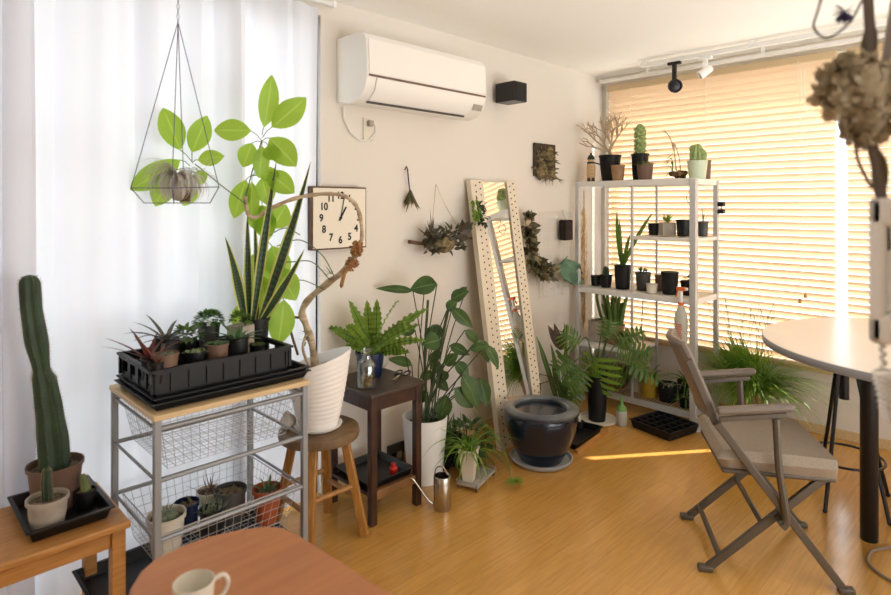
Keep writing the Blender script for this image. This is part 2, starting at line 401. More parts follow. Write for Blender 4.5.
blind(-1.646,-.085,'pale wooden slatted blind behind the metal plant rack')
blind(-3.28,-1.705,'pale wooden slatted blind at the far right behind the hanging dried flowers')
t_=thing('blind_cover_rail','thin white rail along the ceiling above the wooden blinds','rail',(-.12,-.05,2.43))
build('rail',MB().box(-.02,.02,-3.2,0,-.012,.012),K['whitepaint'],t_,bevel=.003)
for y in (-.4,-1.2,-2.0,-2.8): build('bracket',MB().box(-.012,.012,y-.01,y+.01,.012,.06),K['white'],t_)
t_=thing('blind_pull','pair of small brown wooden pulls hanging before the blind above the round table','blind pull',(-.10,-1.46,.86))
for k,dy in enumerate((0,-.03)):
    build('wooden_knob',MB().lathe([(.004,.03),(.008,.02),(.010,.002),(.007,0)],(0,dy,-.03+k*.035),12),K['pine'],t_)
    build('pull_cord',MB().tube([(0,dy,k*.035),(0.03,dy*.6,1.50)],.0012,5),K['cordwhite'],t_)
# ---------------------------------------------------------------- ceiling track + spots
t_=thing('lighting_track','white ceiling track holding a black and a white spotlight','light track',(-.32,-.5,2.47))
build('rail',MB().box(-.017,.017,-2.3,0,-.03,.0),K['whitepaint'],t_,bevel=.003)
for y in (-.03,-.75,-1.5): build('mount_clip',MB().box(-.022,.022,y-.02,y+.02,-.012,.02),K['white'],t_)
def spot(p,mt,label,aim,sc):
    t=thing('spotlight',label,'spotlight',p,group='spotlights on the ceiling track')
    build('adapter',MB().box(-.016,.016,-.045,.045,-.02,0),mt,t,bevel=.003)
    build('arm',MB().box(-.011,.011,-.014,.014,-.13*sc,-.018),mt,t,bevel=.003)
    d=V(*aim).normalized(); M=d.to_track_quat('Z','Y').to_matrix()
    c=V(0,0,-.165*sc)
    lh=build('lamp_head',MB().lathe([(.018,-.05),(.024,-.045),(.026,-.02),(.045*sc,.0),(.047*sc,.045),(.04*sc,.045),(.036*sc,.02),(.01,.015)],c,24,M=M),mt,t)
    build('bulb_lens',MB().lathe([(.034*sc,.022),(.034*sc,.03),(.001,.034)],c,20,M=M),K['blackm'] if mt is K['blackm'] else K['white'],lh)
spot((-.32,-.745,2.44),K['blackm'],'black round spotlight hanging from the ceiling track',(-.8,-.5,-.2),1.0)
spot((-.32,-.955,2.44),K['white'],'white spotlight hanging from the ceiling track right of the black one',(-.5,.55,-.5),.62)
# ---------------------------------------------------------------- air conditioner
t_=thing('air_conditioner','white wall-mounted air conditioner right of the curtain','air conditioner',(-2.595,0,1.955))
prof=[(0,.02),(0,.345),(-.15,.345),(-.20,.335),(-.218,.30),(-.225,.13),(-.205,.06),(-.16,.015),(-.1,0)]
def extr(m,prof,x0,x1,mi=0):
    k=len(prof); vs=[V(x,a,b) for x in (x0,x1) for a,b in prof]
    fs=[(i,(i+1)%k,(i+1)%k+k,i+k) for i in range(k)]+[tuple(range(k))[::-1],tuple(range(k,2*k))]
    return m.add(vs,fs,mi)
build('housing',extr(MB(),prof,0,.87),K['acwhite'],t_,bevel=.004)
build('front_panel',extr(MB(),[(-.217,.305),(-.224,.135),(-.230,.135),(-.224,.305)],.012,.858),K['acwhite'],t_,bevel=.002)
build('air_flap',extr(MB(),[(-.222,.118),(-.208,.062),(-.168,.02),(-.172,.014),(-.214,.058),(-.229,.118)],.06,.76),K['acwhite'],t_,bevel=.002)
build('outlet_gap',extr(MB(),[(-.2245,.131),(-.2245,.121),(-.2275,.121),(-.2275,.131)],.012,.858),K['brownpot'],t_)
build('outlet_gap',extr(MB(),[(-.158,.019),(-.158,.006),(-.15,.004),(-.15,.015)],.06,.76),K['darkgrey'],t_)
build('display_panel',extr(MB(),[(-.212,.075),(-.2,.045),(-.202,.042),(-.216,.075)],.775,.85),K['concrete'],t_)
tag(build('power_cord',MB().tube([(-2.56,-.02,1.955),(-2.56,-.015,1.90),(-2.52,-.014,1.83),(-2.46,-.014,1.79),(-2.40,-.014,1.795),(-2.355,-.014,1.84),(-2.36,-.016,1.885),(-2.395,-.025,1.885)],.005,8),K['cordwhite']),'white cord looping below the air conditioner to its socket','cord')
for ch in t_.children: ch.scale=(1.0,1.14,1.0)
t_=thing('wall_socket','cream wall socket under the left end of the air conditioner','socket',(-2.395,0,1.855))
build('cover_plate',MB().box(-.035,.035,-.01,0,-.06,.06),K['cream'],t_,bevel=.003)
build('plug',MB().box(-.015,.015,-.035,-.01,.015,.045),K['concrete'],t_,bevel=.003)
# speaker
t_=thing('wall_speaker','small black cube speaker mounted right of the air conditioner','speaker',(-1.325,0,2.125))
build('cabinet',MB().box(-.06,.07,-.19,-.03,-.01,.115),K['blackm'],t_,bevel=.004)
build('grille',MB().box(-.05,.06,-.196,-.19,0,.105),K['black'],t_,bevel=.002)
build('wall_bracket',MB().box(-.01,.03,-.03,0,.02,.08),K['blackm'],t_)
# clock
t_=thing('wall_clock','square cream wall clock with black numerals and thin brown frame','clock',(-2.612,-.055,1.385))
build('case',MB().box(-.165,.165,0,.05,-.157,.157),K['clockframe'],t_,bevel=.003)
def text_mesh(s,size,x,z,m,bold=0.0):
    cu=bpy.data.curves.new('txt','FONT'); cu.body=s; cu.size=size; cu.align_x='CENTER'; cu.align_y='CENTER'; cu.extrude=.0006; cu.offset=bold
    o=bpy.data.objects.new('txt',cu); col.objects.link(o); bpy.context.view_layer.update()
    me=bpy.data.meshes.new_from_object(o.evaluated_get(bpy.context.evaluated_depsgraph_get()))
    m.add([V(x+v.co.x*.9,-.004-v.co.z,z+v.co.y) for v in me.vertices],[tuple(p.vertices) for p in me.polygons])
    bpy.data.objects.remove(o); bpy.data.curves.remove(cu); bpy.data.meshes.remove(me)
m=MB()
for h in range(1,13):
    a=2*PI*h/12; text_mesh(str(h),.05,.112*math.sin(a),.112*math.cos(a),m,.0016)
m.mi=[1]*len(m.f); m.box(-.157,.157,-.003,0,-.149,.149,0)
build('dial',m,[K['clockface'],K['ink']],t_,smooth=False)
def hand(a,L,wd): 
    d=V(math.sin(a),0,math.cos(a)); return MB().bar(V(0,-.007,0)-d*.015,V(0,-.007,0)+d*L,wd,.002,up=(0,-1,0))
build('hour_hand',hand(math.radians(31),.065,.008),K['ink'],t_,smooth=False)
build('minute_hand',hand(math.radians(12),.1,.004),K['ink'],t_,smooth=False)
build('hub',MB().lathe([(.007,0),(.007,.004)],(0,-.006,0),12,M=Matrix.Rotation(PI/2,3,'X')),K['ink'],t_)
# ---------------------------------------------------------------- wall decorations
def jit(a): return random.uniform(-a,a)
def rdir(zmin=-1,zmax=1):
    a=random.uniform(0,2*PI); z=random.uniform(zmin,zmax); r=math.sqrt(max(0,1-z*z)); return V(r*math.cos(a),r*math.sin(a),z)
random.seed(5)
p=ony(406,170,-.02); t_=thing('dried_herb_bunch','small dried bunch hanging upside down on the wall right of the clock','dried flowers',p)
build('hanging_string',MB().tube([(-.01,0,0),(.0,-.004,.02),(.012,0,.005),(.015,-.005,-.06),(.02,-.01,-.12)],.004,6),K['purple'],t_)
m=MB()
for i in range(22): m.leaf((.02,-.012,-.11),(jit(.35),jit(.25)-.05,-1),random.uniform(.07,.14),.022,'lance',jit(.5),up=(0,-1,0),n=4)
build('dried_leaves',m,G['dry'],t_)
# staghorn fern hanging on branch
p=ony(443,240,-.06); t_=thing('mounted_fern_branch','dried dark fern cluster tied to a horizontal branch, left of the leaning mirror','hanging plant',p)
build('branch',MB().tube([(-.25,.02,-.0),(-.12,.0,-.02),(0,-.02,-.01),(.14,-.01,.015),(.27,.0,.0)],[.011,.01,.012,.009,.007],8),K['twig'],t_)
build('hanging_string',MB().tube([(-.1,0,0),(-.01,.05,.33),(.05,.03,.2),(.17,0,.02)],.0015,5),K['rope'],t_)
m=MB()
for i in range(110):
    a=V(jit(.14),jit(.04)-.02,jit(.06)); m.leaf(a+V(-.03,0,0),V(jit(1),-.4+jit(.5),jit(1)+.2),random.uniform(.035,.08),random.uniform(.015,.03),'ovate',jit(1.2),up=(0,-1,.2),n=4)
for i in range(9): m.leaf((-.1,-.02,.0),(-.7+jit(.5),-.1,1+jit(.4)),random.uniform(.12,.19),.014,'lance',jit(.4),up=(0,-1,0),n=4)
for i in range(16): m.leaf((.09+jit(.03),-.03,.02),(.6+jit(.8),-.2,.3+jit(.9)),random.uniform(.06,.12),.04,'obov',jit(.8),up=(0,-1,.2),n=4)
build('dried_fronds',m,leafmat('dark_dried_frond','#3d4430','#4a3a28',trans=.15),t_)
build('moss_ball',MB().ell((-.02,-.03,-.02),(.08,.045,.055)),K['moss'],t_)
# mirror
MX0,MX1,MH=-1.64,-1.21,1.605; lean=math.atan2(.25,MH)
t_=thing('leaning_mirror','tall mirror with perforated pale wooden frame leaning on the wall','mirror',(MX0,-.30,0))
Mr=Matrix.Rotation(-lean,4,'X'); HL=1.625
def mbx(x0,x1,y0,y1,z0,z1): return MB().box(x0,x1,y0,y1,z0,z1,M=Mr)
W=MX1-MX0
def strip(x0,x1,cols):
    m=mbx(x0,x1,-.006,.012,0.0,HL)
    for ci,x in enumerate(cols):
        for i in range(40): m.lathe([(.0055,0),(.0055,.0015)],Mr@V(x,-.0065,.03+i*.04+.02*(ci%2)),8,mi=1,M=Matrix.Rotation(PI/2,3,'X'))
    build('frame_strip',m,[K['peg'],K['hole']],t_,smooth=False)
strip(0,.10,(.03,.072)); strip(W-.09,W,(W-.065,W-.028))
build('side_panel',mbx(-.012,0,-.006,.03,0,HL),K['peg'],t_)
build('back_board',mbx(.0,W,.012,.03,.0,HL),K['peg'],t_)
build('mirror_glass',mbx(.10,W-.09,.004,.010,.03,HL-.01),K['mirror'],t_,smooth=False)
build('glass_edge',mbx(.100,.108,.000,.011,.03,HL-.01),K['greymetal'],t_)
# succulent string on mirror corner
p=at(476,212,3.62)
t_=thing('hanging_leaf_garland','green and dark leafy sprig hung on the left frame of the mirror','hanging plant',p)
m=MB(); m2=MB(); random.seed(9)
for i in range(45):
    c=V(jit(.035)-.01,jit(.02)-.02,jit(.075)); m.leaf(c,rdir(),.04,.022,'ovate',.4,n=4)
for i in range(45):
    c=V(jit(.035)+.03,jit(.02)-.02,jit(.065)-.01); m2.leaf(c,rdir(),.035,.022,'ovate',.4,n=4)
build('green_leaves',m,G['bright'],t_); build('dark_leaves',m2,leafmat('blackish_leaf','#2a2b22','#3b3a2a',trans=.1),t_)
build('stem',MB().tube([(0,0,.1),(.005,-.02,0),(.01,-.01,-.08)],.003,6),K['twig'],t_)
# moss board
p=ony(543,162,-.0); t_=thing('moss_board','square board covered in dried moss hanging high on the wall','wall decoration',p)
build('board',MB().box(-.125,.125,-.022,-.004,-.105,.13),K['cork'],t_,bevel=.003)
m=MB(); random.seed(12)
for i in range(95): m.leaf((jit(.11),-.025,jit(.1)),(jit(1),-.5,jit(1)-.3),random.uniform(.03,.07),.016,'ovate',jit(2),up=(0,-1,0),n=4)
for i in range(26): m.leaf((.03+jit(.09),-.03,-.1),(jit(.8)+.3,-.3,-.8),random.uniform(.05,.1),.012,'lance',jit(2),up=(0,-1,0),n=5)
build('dried_moss',m,K['moss'],t_)
m=MB()
for i in range(22): m.ell((jit(.1),-.03,jit(.1)-.01),(random.uniform(.015,.04),.014,random.uniform(.012,.03)),8,5)
build('moss_clumps',m,K['moss'],t_)
# wire grid
p=ony(556,250,-.015); t_=thing('wire_grid_panel','white wire grid panel fixed to the wall beside the dried wreath','wire grid',p)
m=MB()
for i in range(9):
    x=-.2+i*.05; m.tube([(x,0,-.33),(x,0,.28)],.0013,4)
for i in range(13):
    z=-.33+i*.0508; m.tube([(-.2,-.002,z),(.2,-.002,z)],.0013,4)
m.tube([(-.2,0,-.33),(.2,0,-.33),(.2,0,.28),(-.2,0,.28)],.003,6,closed=True)
build('grid_wires',m,K['cordwhite'],t_)
# wreath (crescent of dried leaves)
p=ony(533,250,-.05); t_=thing('dried_wreath','crescent wreath of dried grey-green leaves hanging beside the mirror','wreath',p)
arc=[(-.07,0,.24),(-.09,-.01,.14),(-.09,-.02,.04),(-.05,-.02,-.06),(.02,-.02,-.13),(.11,-.01,-.17),(.2,0,-.17)]
build('stem',MB().tube(arc,.006,6),K['twig'],t_)
m=MB(); m2=MB(); random.seed(3)
for i in range(230):
    k=random.uniform(0,5.999); a=V(*arc[int(k)]); b=V(*arc[int(k)+1]); c=a.lerp(b,k%1)
    (m if i%3 else m2).leaf(c+V(jit(.022),jit(.015)-.01,jit(.022)),V(jit(1),-.4+jit(.4),jit(1)),random.uniform(.06,.10),.042,'ovate',jit(1),up=(0,-1,.1),n=4)
for i in range(26): m2.leaf((.05+jit(.1),-.02,-.14),(jit(.9)+.2,-.2,-.25+jit(.4)),.13,.008,'lance',.3,up=(0,-1,0),n=4)
build('dried_leaves',m,G['dry'],t_); build('pale_leaves',m2,G['drytan'],t_)
m=MB().lathe([(.04,0),(.042,.012),(.03,.02),(.001,.024)],(-.09,-.03,.19),14,M=Matrix.Rotation(PI/2,3,'X')); build('dried_seed_head',m,K['drift'] if 'drift' in K else K['bark'],t_)
# black hanging planter on grid
p=ony(566,230,-.06); t_=thing('hanging_bark_block','dark bark block hanging by a cord at the top corner of the wire grid','hanging planter',p)
build('block',MB().box(-.05,.05,-.03,.03,-.075,.075),mat('dark_bark','#2b1c16',.9,c2='#1c120e',scale=40,bump=.8),t_,bevel=.008)
build('hanging_cord',MB().tube([(0,0,.07),(-.01,.02,.12),(.0,.03,.15)],.0025,6),K['rope'],t_)
# green cloth / leaf
p=ony(569,272,-.06); t_=thing('green_dried_leaf','large crumpled grey-green leaf at the right end of the wreath','dried leaf',p)
m=MB(); vs=[];fs=[];N=12;random.seed(4)
for i in range(N+1):
    for j in range(N+1):
        u=i/N*2-1;v=j/N*2-1; r=max(abs(u),abs(v)); 
        x=.15*u*(1-.25*v*v); z=.09*v*(1-.5*u*u*(u>0))
        vs.append(V(x,-.03-.03*math.cos(u*4+v)*math.cos(v*3)+jit(.004),z-.04*u))
for i in range(N):
    for j in range(N):
        a=i*(N+1)+j; fs.append((a,a+N+1,a+N+2,a+1))
m.add(vs,fs); o=build('leaf_blade',m,K['cloth'],t_); sm=o.modifiers.new('so','SOLIDIFY'); sm.thickness=.003
build('leaf_stem',MB().tube([(.1,-.03,-.04),(.16,-.02,-.06),(.2,0,-.09)],.004,6),K['twig'],t_)
# pampas hanging
p=ony(584,196,-.045); t_=thing('hanging_dried_grass','long tuft of tan dried grass hanging at the left end of the rack','dried grass',V(p.x,-.045,p.z))
m=MB(); random.seed(31)
for i in range(300):
    k=random.random(); z=-.05-k*.9; r=.012+.06*math.sin(min(1,k*1.2)*PI*.85)
    m.leaf((jit(r*.5),jit(r*.25),z),(jit(1),jit(.3),-2.2),random.uniform(.05,.11),.008,'grass',.4,up=(0,-1,0),n=3)
build('plume',m,K['pampas'],t_)
build('stalk',MB().tube([(0,0,.04),(0,-.002,-.4),(.01,0,-.95)],.004,6),K['pampas'],t_)
# outlet low on wall
t_=thing('dark_wall_outlet','dark grey double wall outlet behind the dark wooden stand','socket',ony(395,455,0))
cp_=build('cover_plate',MB().box(-.06,.06,-.012,0,-.068,.068),K['darkgrey'],t_,bevel=.004)
for dx in (-.022,.022): build('socket_insert',MB().box(dx-.016,dx+.016,-.017,-.012,-.02,.02),K['concrete'] if dx>0 else K['black'],cp_,bevel=.002)
# ---------------------------------------------------------------- pots
def pot_parts(t,rt,rb,h,mt,z=0,soil=K['soil'],rim=.006,lip=.012,th=.004,c=(0,0),n=24,name='pot',soilh=.85,rib=0):
    prof=[(rb,z),(rb+(rt-rb)*.5,z+h*.5),(rt-(rim if lip else 0),z+h-lip*1.2),(rt-(rim if lip else 0),z+h-lip),(rt,z+h-lip),(rt,z+h),(rt-th,z+h),(rt-th-rim*.5,z+h-lip),(rb+(rt-rb)*soilh-th,z+h*soilh-.004)]
    o=build(name,MB().lathe(prof,(c[0],c[1],0),n),mt,t)
    rs=rb+(rt-rb)*soilh-th-.001
    s=MB(); ns=n; s.lathe([(rs,z+h*soilh-.004),(rs*.99,z+h*soilh),(rs*.5,z+h*soilh+.004),(.001,z+h*soilh+.006)],(c[0],c[1],0),ns)
    build('soil',s,soil,o); return z+h*soilh
def cactus_col(m,base,pts,rs,ribs=9,depth=.16,n=36,ms=None,spine=.006):
    pts=[V(*p) for p in pts]; 
    # interpolate
    P=[];Rr=[]; 
    for i in range(len(pts)-1):
        for k in range(5):
            t=k/5; P.append(pts[i].lerp(pts[i+1],t)); Rr.append(rs[i]+(rs[i+1]-rs[i])*(3*t*t-2*t**3))
    P.append(pts[-1]); Rr.append(rs[-1])
    top=P[-1]; dd=(P[-1]-P[-2]).normalized(); r=Rr[-1]
    for a in (25,50,70,85): P.append(top+dd*r*math.sin(math.radians(a))); Rr.append(r*math.cos(math.radians(a)))
    vs=[];fs=[]
    for i,p in enumerate(P):
        for j in range(n):
            a=2*PI*j/n; q=Rr[i]*(1-depth*(.5-.5*math.cos(a*ribs)))
            vs.append(V(*base)+p+V(q*math.cos(a),q*math.sin(a),0))
    for i in range(len(P)-1):
        for j in range(n):
            j2=(j+1)%n; fs.append((i*n+j,i*n+j2,(i+1)*n+j2,(i+1)*n+j))
    fs.append(tuple((len(P)-1)*n+j for j in range(n)))
    m.add(vs,fs)
    if ms is not None:
        for k in range(ribs):
            a=2*PI*k/ribs
            for i in range(0,len(P)-2):
                for f in (0,.5):
                    pp=P[i].lerp(P[i+1],f); rr_=Rr[i]
                    b=V(*base)+pp+V(math.cos(a),math.sin(a),0)*rr_
                    for q in range(3):
                        e=b+(V(math.cos(a),math.sin(a),0)+V(jit(.7),jit(.7),jit(.9))).normalized()*spine
                        s_=V(0,0,.0007); ms.add([b-s_,b+s_,e],[(0,1,2)])
def rosette(m,c,n,L,W,zmin=.2,sh='ovate',bend=.3,fold=.3,jn=.1,mi=0,ns=5):
    for i in range(n):
        a=i*2.399+jit(jn); e=zmin+(1-zmin)*(i/n)*.9; d=V(math.cos(a)*math.cos(e*1.4),math.sin(a)*math.cos(e*1.4),math.sin(e*1.4))
        m.leaf(c,d,L*(1-.35*i/n)*(1+jit(jn)),W*(1+jit(jn)),sh,bend,fold=fold,n=ns,mi=mi)
# ---------------------------------------------------------------- wooden stool with cactus tray (left foreground)
SZ=.45
t_=thing('wooden_side_stool','pine rectangular stool at the left edge carrying a black cactus tray','stool',(-3.94,-.325,0))
build('seat_board',MB().box(-.22,.215,-.20,.19,SZ-.022,SZ),K['pine'],t_,bevel=.006)
for sx in (-1,1):
    for sy in (-1,1): build('leg',MB().box(sx*.185-.02,sx*.185+.02,sy*.16-.02,sy*.16+.02,0,SZ-.022),K['pine'],t_,bevel=.003)
for sy in (-1,1): build('apron',MB().box(-.165,.165,sy*.16-.009,sy*.16+.009,SZ-.08,SZ-.022),K['pine'],t_,bevel=.002)
for sx in (-1,1): build('apron',MB().box(sx*.185-.009,sx*.185+.009,-.14,.14,SZ-.08,SZ-.022),K['pine'],t_,bevel=.002)
def tray(m,x0,x1,y0,y1,z,h,fl=.012,th=.004):
    # open tray with flared sides
    a=[(x0+fl,y0+fl),(x1-fl,y0+fl),(x1-fl,y1-fl),(x0+fl,y1-fl)]; b=[(x0,y0),(x1,y0),(x1,y1),(x0,y1)]
    c=[(x0-.008,y0-.008),(x1+.008,y0-.008),(x1+.008,y1+.008),(x0-.008,y1+.008)]
    rings=[[V(p[0],p[1],z) for p in a],[V(p[0],p[1],z+h-th) for p in b],[V(p[0],p[1],z+h-th) for p in c],[V(p[0],p[1],z+h) for p in c]]
    ib=[(x0+th,y0+th),(x1-th,y0+th),(x1-th,y1-th),(x0+th,y1-th)]; ia=[(x0+fl+th,y0+fl+th),(x1-fl-th,y0+fl+th),(x1-fl-th,y1-fl-th),(x0+fl+th,y1-fl-th)]
    rings+=[[V(p[0],p[1],z+h) for p in ib],[V(p[0],p[1],z+th) for p in ia]]
    vs=[v for r in rings for v in r]; fs=[]
    for i in range(len(rings)-1):
        for j in range(4): fs.append((i*4+j,i*4+(j+1)%4,(i+1)*4+(j+1)%4,(i+1)*4+j))
    fs.append((3,2,1,0)); k=(len(rings)-1)*4; fs.append((k,k+1,k+2,k+3))
    return m.add(vs,fs)
tag(build('plant_tray',tray(MB(),-3.985,-3.765,-.465,-.165,SZ+.001,.038),K['blackm'],smooth=False),'shallow glossy black tray holding three cacti on the pine stool','tray')
TZ=SZ+.006
p=V(-3.878,-.262,TZ); t_=thing('potted_columnar_cactus','tall dark columnar cactus in a brown pot on the pine stool','cactus',p)
z=pot_parts(t_,.083,.06,.145,K['brownpot'],soil=K['gravel'])
m=MB(); ms=MB(); random.seed(2)
cactus_col(m,(0,0,z-.01),[(0,0,0),(-.006,0,.1),(-.016,.0,.2),(-.03,0,.31),(-.038,0,.345),(-.052,0,.44),(-.066,0,.545),(-.07,0,.625)],[.046,.046,.040,.035,.025,.034,.031,.031],9,.2,45,ms)
build('cactus_stem',m,G['cactus'],t_); build('spines',ms,G['spine'],t_,smooth=False)
p=V(-3.925,-.395,TZ); t_=thing('potted_small_cactus','short cactus in a light grey pot at the front of the black tray','cactus',p)
z=pot_parts(t_,.058,.043,.095,K['concrete'],soil=K['gravel']); m=MB();ms=MB()
cactus_col(m,(0,0,z-.01),[(0,0,0),(0,0,.03),(-.003,0,.065),(-.002,0,.10)],[.013,.015,.014,.012],8,.2,24,ms,.004)
build('cactus_stem',m,G['cactus'],t_); build('spines',ms,G['spine'],t_,smooth=False)
p=V(-3.806,-.33,TZ); t_=thing('potted_small_cactus','little pointed cactus in a small black pot at the right of the tray','cactus',p)
z=pot_parts(t_,.033,.026,.055,K['black'],soil=K['gravel']); m=MB();ms=MB()
cactus_col(m,(0,0,z-.005),[(0,0,0),(0,0,.02),(-.003,0,.04),(-.008,0,.06)],[.012,.014,.011,.006],10,.2,24,ms,.004)
build('cactus_stem',m,G['cactuslt'],t_); build('spines',ms,G['spine'],t_,smooth=False)
# ---------------------------------------------------------------- basket rack
RX0,RX1,RY0,RY1,RZ=-3.672,-3.145,-.595,-.16,.79
t_=thing('wire_basket_rack','grey metal rack with two wire baskets and a pale wooden top','rack',(0,0,0))
build('wooden_top',MB().box(RX0-.015,RX1+.015,RY0-.015,RY1+.015,RZ-.018,RZ),K['pale'],t_,bevel=.003)
for x in (RX0,RX1):
    for y in (RY0,RY1): build('post',MB().box(x-.011,x+.011,y-.011,y+.011,0,RZ-.018),K['greymetal'],t_,bevel=.003)
for z in (.742,.58,.392,.12):
    for y in (RY0,RY1): build('side_rail',MB().tube([(RX0,y,z),(RX1,y,z)],.008,8),K['greymetal'],t_)
    for x in (RX0,RX1): build('side_rail',MB().tube([(x,RY0,z),(x,RY1,z)],.005,8),K['greymetal'],t_)
def basket(z1,z0):
    m=MB(); x0,x1,y0,y1=RX0+.02,RX1-.02,RY0+.02,RY1-.02; i_=.03
    st=.03
    nx=int((x1-x0)/st); ny=int((y1-y0)/st)
    for i in range(nx+1):
        f=i/nx; xa=x0+(x1-x0)*f; xb=x0+i_+(x1-x0-2*i_)*f
        m.tube([(xa,y0,z1),(xb,y0+i_,z0),(xb,y1-i_,z0),(xa,y1,z1)],.0011,4)
    for i in range(ny+1):
        f=i/ny; ya=y0+(y1-y0)*f; yb=y0+i_+(y1-y0-2*i_)*f
        m.tube([(x0,ya,z1),(x0+i_,yb,z0),(x1-i_,yb,z0),(x1,ya,z1)],.0011,4)
    nz=max(2,int((z1-z0)/st))
    for i in range(nz):
        f=i/nz; q=i_*f; z=z1+(z0-z1)*f; m.tube([(x0+q,y0+q,z),(x1-q,y0+q,z),(x1-q,y1-q,z),(x0+q,y1-q,z)],.0011 if i else .003,5,closed=True)
    return build('wire_basket',m,K['wire'],t_)
basket(.742,.59); basket(.395,.235)
BZ=.2375
def inpot(px,py,zb,name,label,cat='plant'): 
    p=onz(px,py,zb); return thing(name,label,cat,p)
random.seed(77)
# six pots in lower basket
def bp(x,y,rt,rb,h,mt,label,kind,lm):
    t=thing('potted_plant',label,'potted plant',(x,y,BZ),group='pots in the lower wire basket'); z=pot_parts(t,rt,rb,h,mt,soil=K['gravel'],lip=.014)
    m=MB()
    if kind=='dome':
        for i in range(5): m.ell((jit(rt*.3),jit(rt*.3),z+.008),(rt*.4,rt*.4,rt*.3),10,6)
        for i in range(60):
            d=rdir(.1,1); m.leaf(V(d.x,d.y,d.z)*rt*.55+V(0,0,z-.005),d,.02,.005,'lance',0,n=2)
    elif kind=='bits':
        for i in range(12): m.leaf((jit(rt*.5),jit(rt*.5),z),rdir(.2,1),.03,.012,'ovate',.3,n=3)
    elif kind=='spiky':
        for i in range(60): m.leaf((jit(rt*.6),jit(rt*.6),z),V(jit(1),jit(1),.8),random.uniform(.04,.08),.005,'lance',jit(1),n=4)
    elif kind=='airy':
        for i in range(14): m.leaf((jit(.02),jit(.02),z),V(jit(1),jit(1),.45),random.uniform(.05,.11),.007,'lance',jit(1.2),n=5)
    elif kind=='aloe':
        rosette(m,(0,0,z),9,.09,.016,.25,'lance',.1,.5)
    build('foliage',m,lm,t); return t
bp(-3.572,-.39,.066,.046,.13,K['cream'],'cream flared pot with a low grey cactus, at the left end of the lower basket','dome',G['grey'])
bp(-3.457,-.275,.046,.038,.09,K['blue'],'navy blue pot of gravel beside the cream pot in the lower basket','bits',G['dry'])
bp(-3.352,-.232,.050,.036,.085,K['cream'],'wide pale pot with wispy brown plant, at the back of the lower basket','airy',G['redleaf'])
bp(-3.445,-.465,.042,.034,.13,K['black'],'black pot with a bushy spiny plant, centre front of the lower basket','spiky',G['grey'])
bp(-3.318,-.348,.060,.048,.12,K['darkgrey'],'large dark grey round pot of gravel in the lower basket','bits',G['dry'])
bp(-3.175,-.34,.056,.036,.115,K['terra'],'terracotta pot with small spiky aloe, right end of the lower basket','aloe',G['succ']) if False else bp(-3.225,-.46,.056,.036,.13,K['terra'],'terracotta pot with small spiky aloe, right end of the lower basket','aloe',G['succ'])
# floor tray under rack
tag(build('drip_tray',tray(MB(),-3.80,-3.14,-.545,-.165,.130,.035,.02),K['black'],smooth=False),'large black plastic tray on the bottom rails under the wire baskets','tray')
# trays on rack top
for i in range(2):
    z=RZ+.001+i*.016
    tag(build('seedling_tray',tray(MB(),-3.675+i*.006,-3.115-i*.006,-.575,-.20,z,.028,.012),K['black'],smooth=False),
     ['flat black seedling tray lying directly on the wooden rack top','flat black seedling tray, middle one of the stack on the rack'][i],'tray','seedling trays on the rack top')
t_=thing('plant_carrier_tray','deep black slotted carrier tray full of small succulents on the rack','tray',(-3.425,-.385,RZ+.034))
tag(build('seedling_tray',tray(MB(),-3.67,-3.10,-.552,-.198,RZ+.033-.028+.012,.0165,.008),K['black'],smooth=False),'flat black seedling tray at the top of the stack directly under the carrier tray','tray') if False else None
CX,CY=.242,.165; m=MB()
m.box(-CX,CX,-CY,CY,0,.004)
for (za,zb,g) in ((.004,.034,.004),(.078,.092,-.006)):
    m.box(-CX+g,CX-g,-CY+g,-CY+g+.006,za,zb); m.box(-CX+g,CX-g,CY-g-.006,CY-g,za,zb); m.box(-CX+g,-CX+g+.006,-CY+g,CY-g,za,zb); m.box(CX-g-.006,CX-g,-CY+g,CY-g,za,zb)
m.box(-CX+.001,CX-.001,-CY+.001,-CY+.003,.02,.08); m.box(-CX+.001,CX-.06,CY-.003,CY-.001,.02,.08)
for i in range(9):
    x=-CX+.004+i*(2*CX-.008)/8
    for y in (-CY+.0,CY-.0): m.box(x-.012,x+.012,y-.005,y+.005,.02,.08)
for i in range(5):
    y=-CY+.004+i*(2*CY-.008)/4
    for x in (-CX+.003,CX-.003): m.box(x-.003,x+.003,y-.014,y+.014,.02,.08)
build('tray_body',m,K['black'],t_,smooth=False)
build('rim',MB().box(-CX-.012,CX+.012,-CY-.012,-CY+.004,.088,.096).box(-CX-.012,CX+.012,CY-.004,CY+.012,.088,.096).box(-CX-.012,-CX+.004,-CY,CY,.088,.096).box(CX-.004,CX+.012,-CY,CY,.088,.096),K['black'],t_,smooth=False)
CZ=RZ+.034+.005; SH_=(-.045,0,.026)
def cpot(x,y,rt,rb,h,mt,label,fn,lm,zb=0,soil=K['gravel'],cat='succulent',name='potted_succulent'):
    t=thing(name,label,cat,(x-.062,y-.012,CZ+zb+.036),group='succulents in the carrier tray'); z=pot_parts(t,rt,rb,h,mt,soil=soil,lip=.008,rim=.003,n=20)
    m=MB(); fn(m,z,rt); build('foliage',m,lm,t); return t
def clump(nn,L,W,k=.6,sh='ovate'):
    def f(m,z,r):
        for i in range(nn):
            a=random.uniform(0,6.28); q=r*k*math.sqrt(random.random()); c=(q*math.cos(a),q*math.sin(a),z)
            rosette(m,c,7,L,W,.2,sh,.2,.4)
    return f
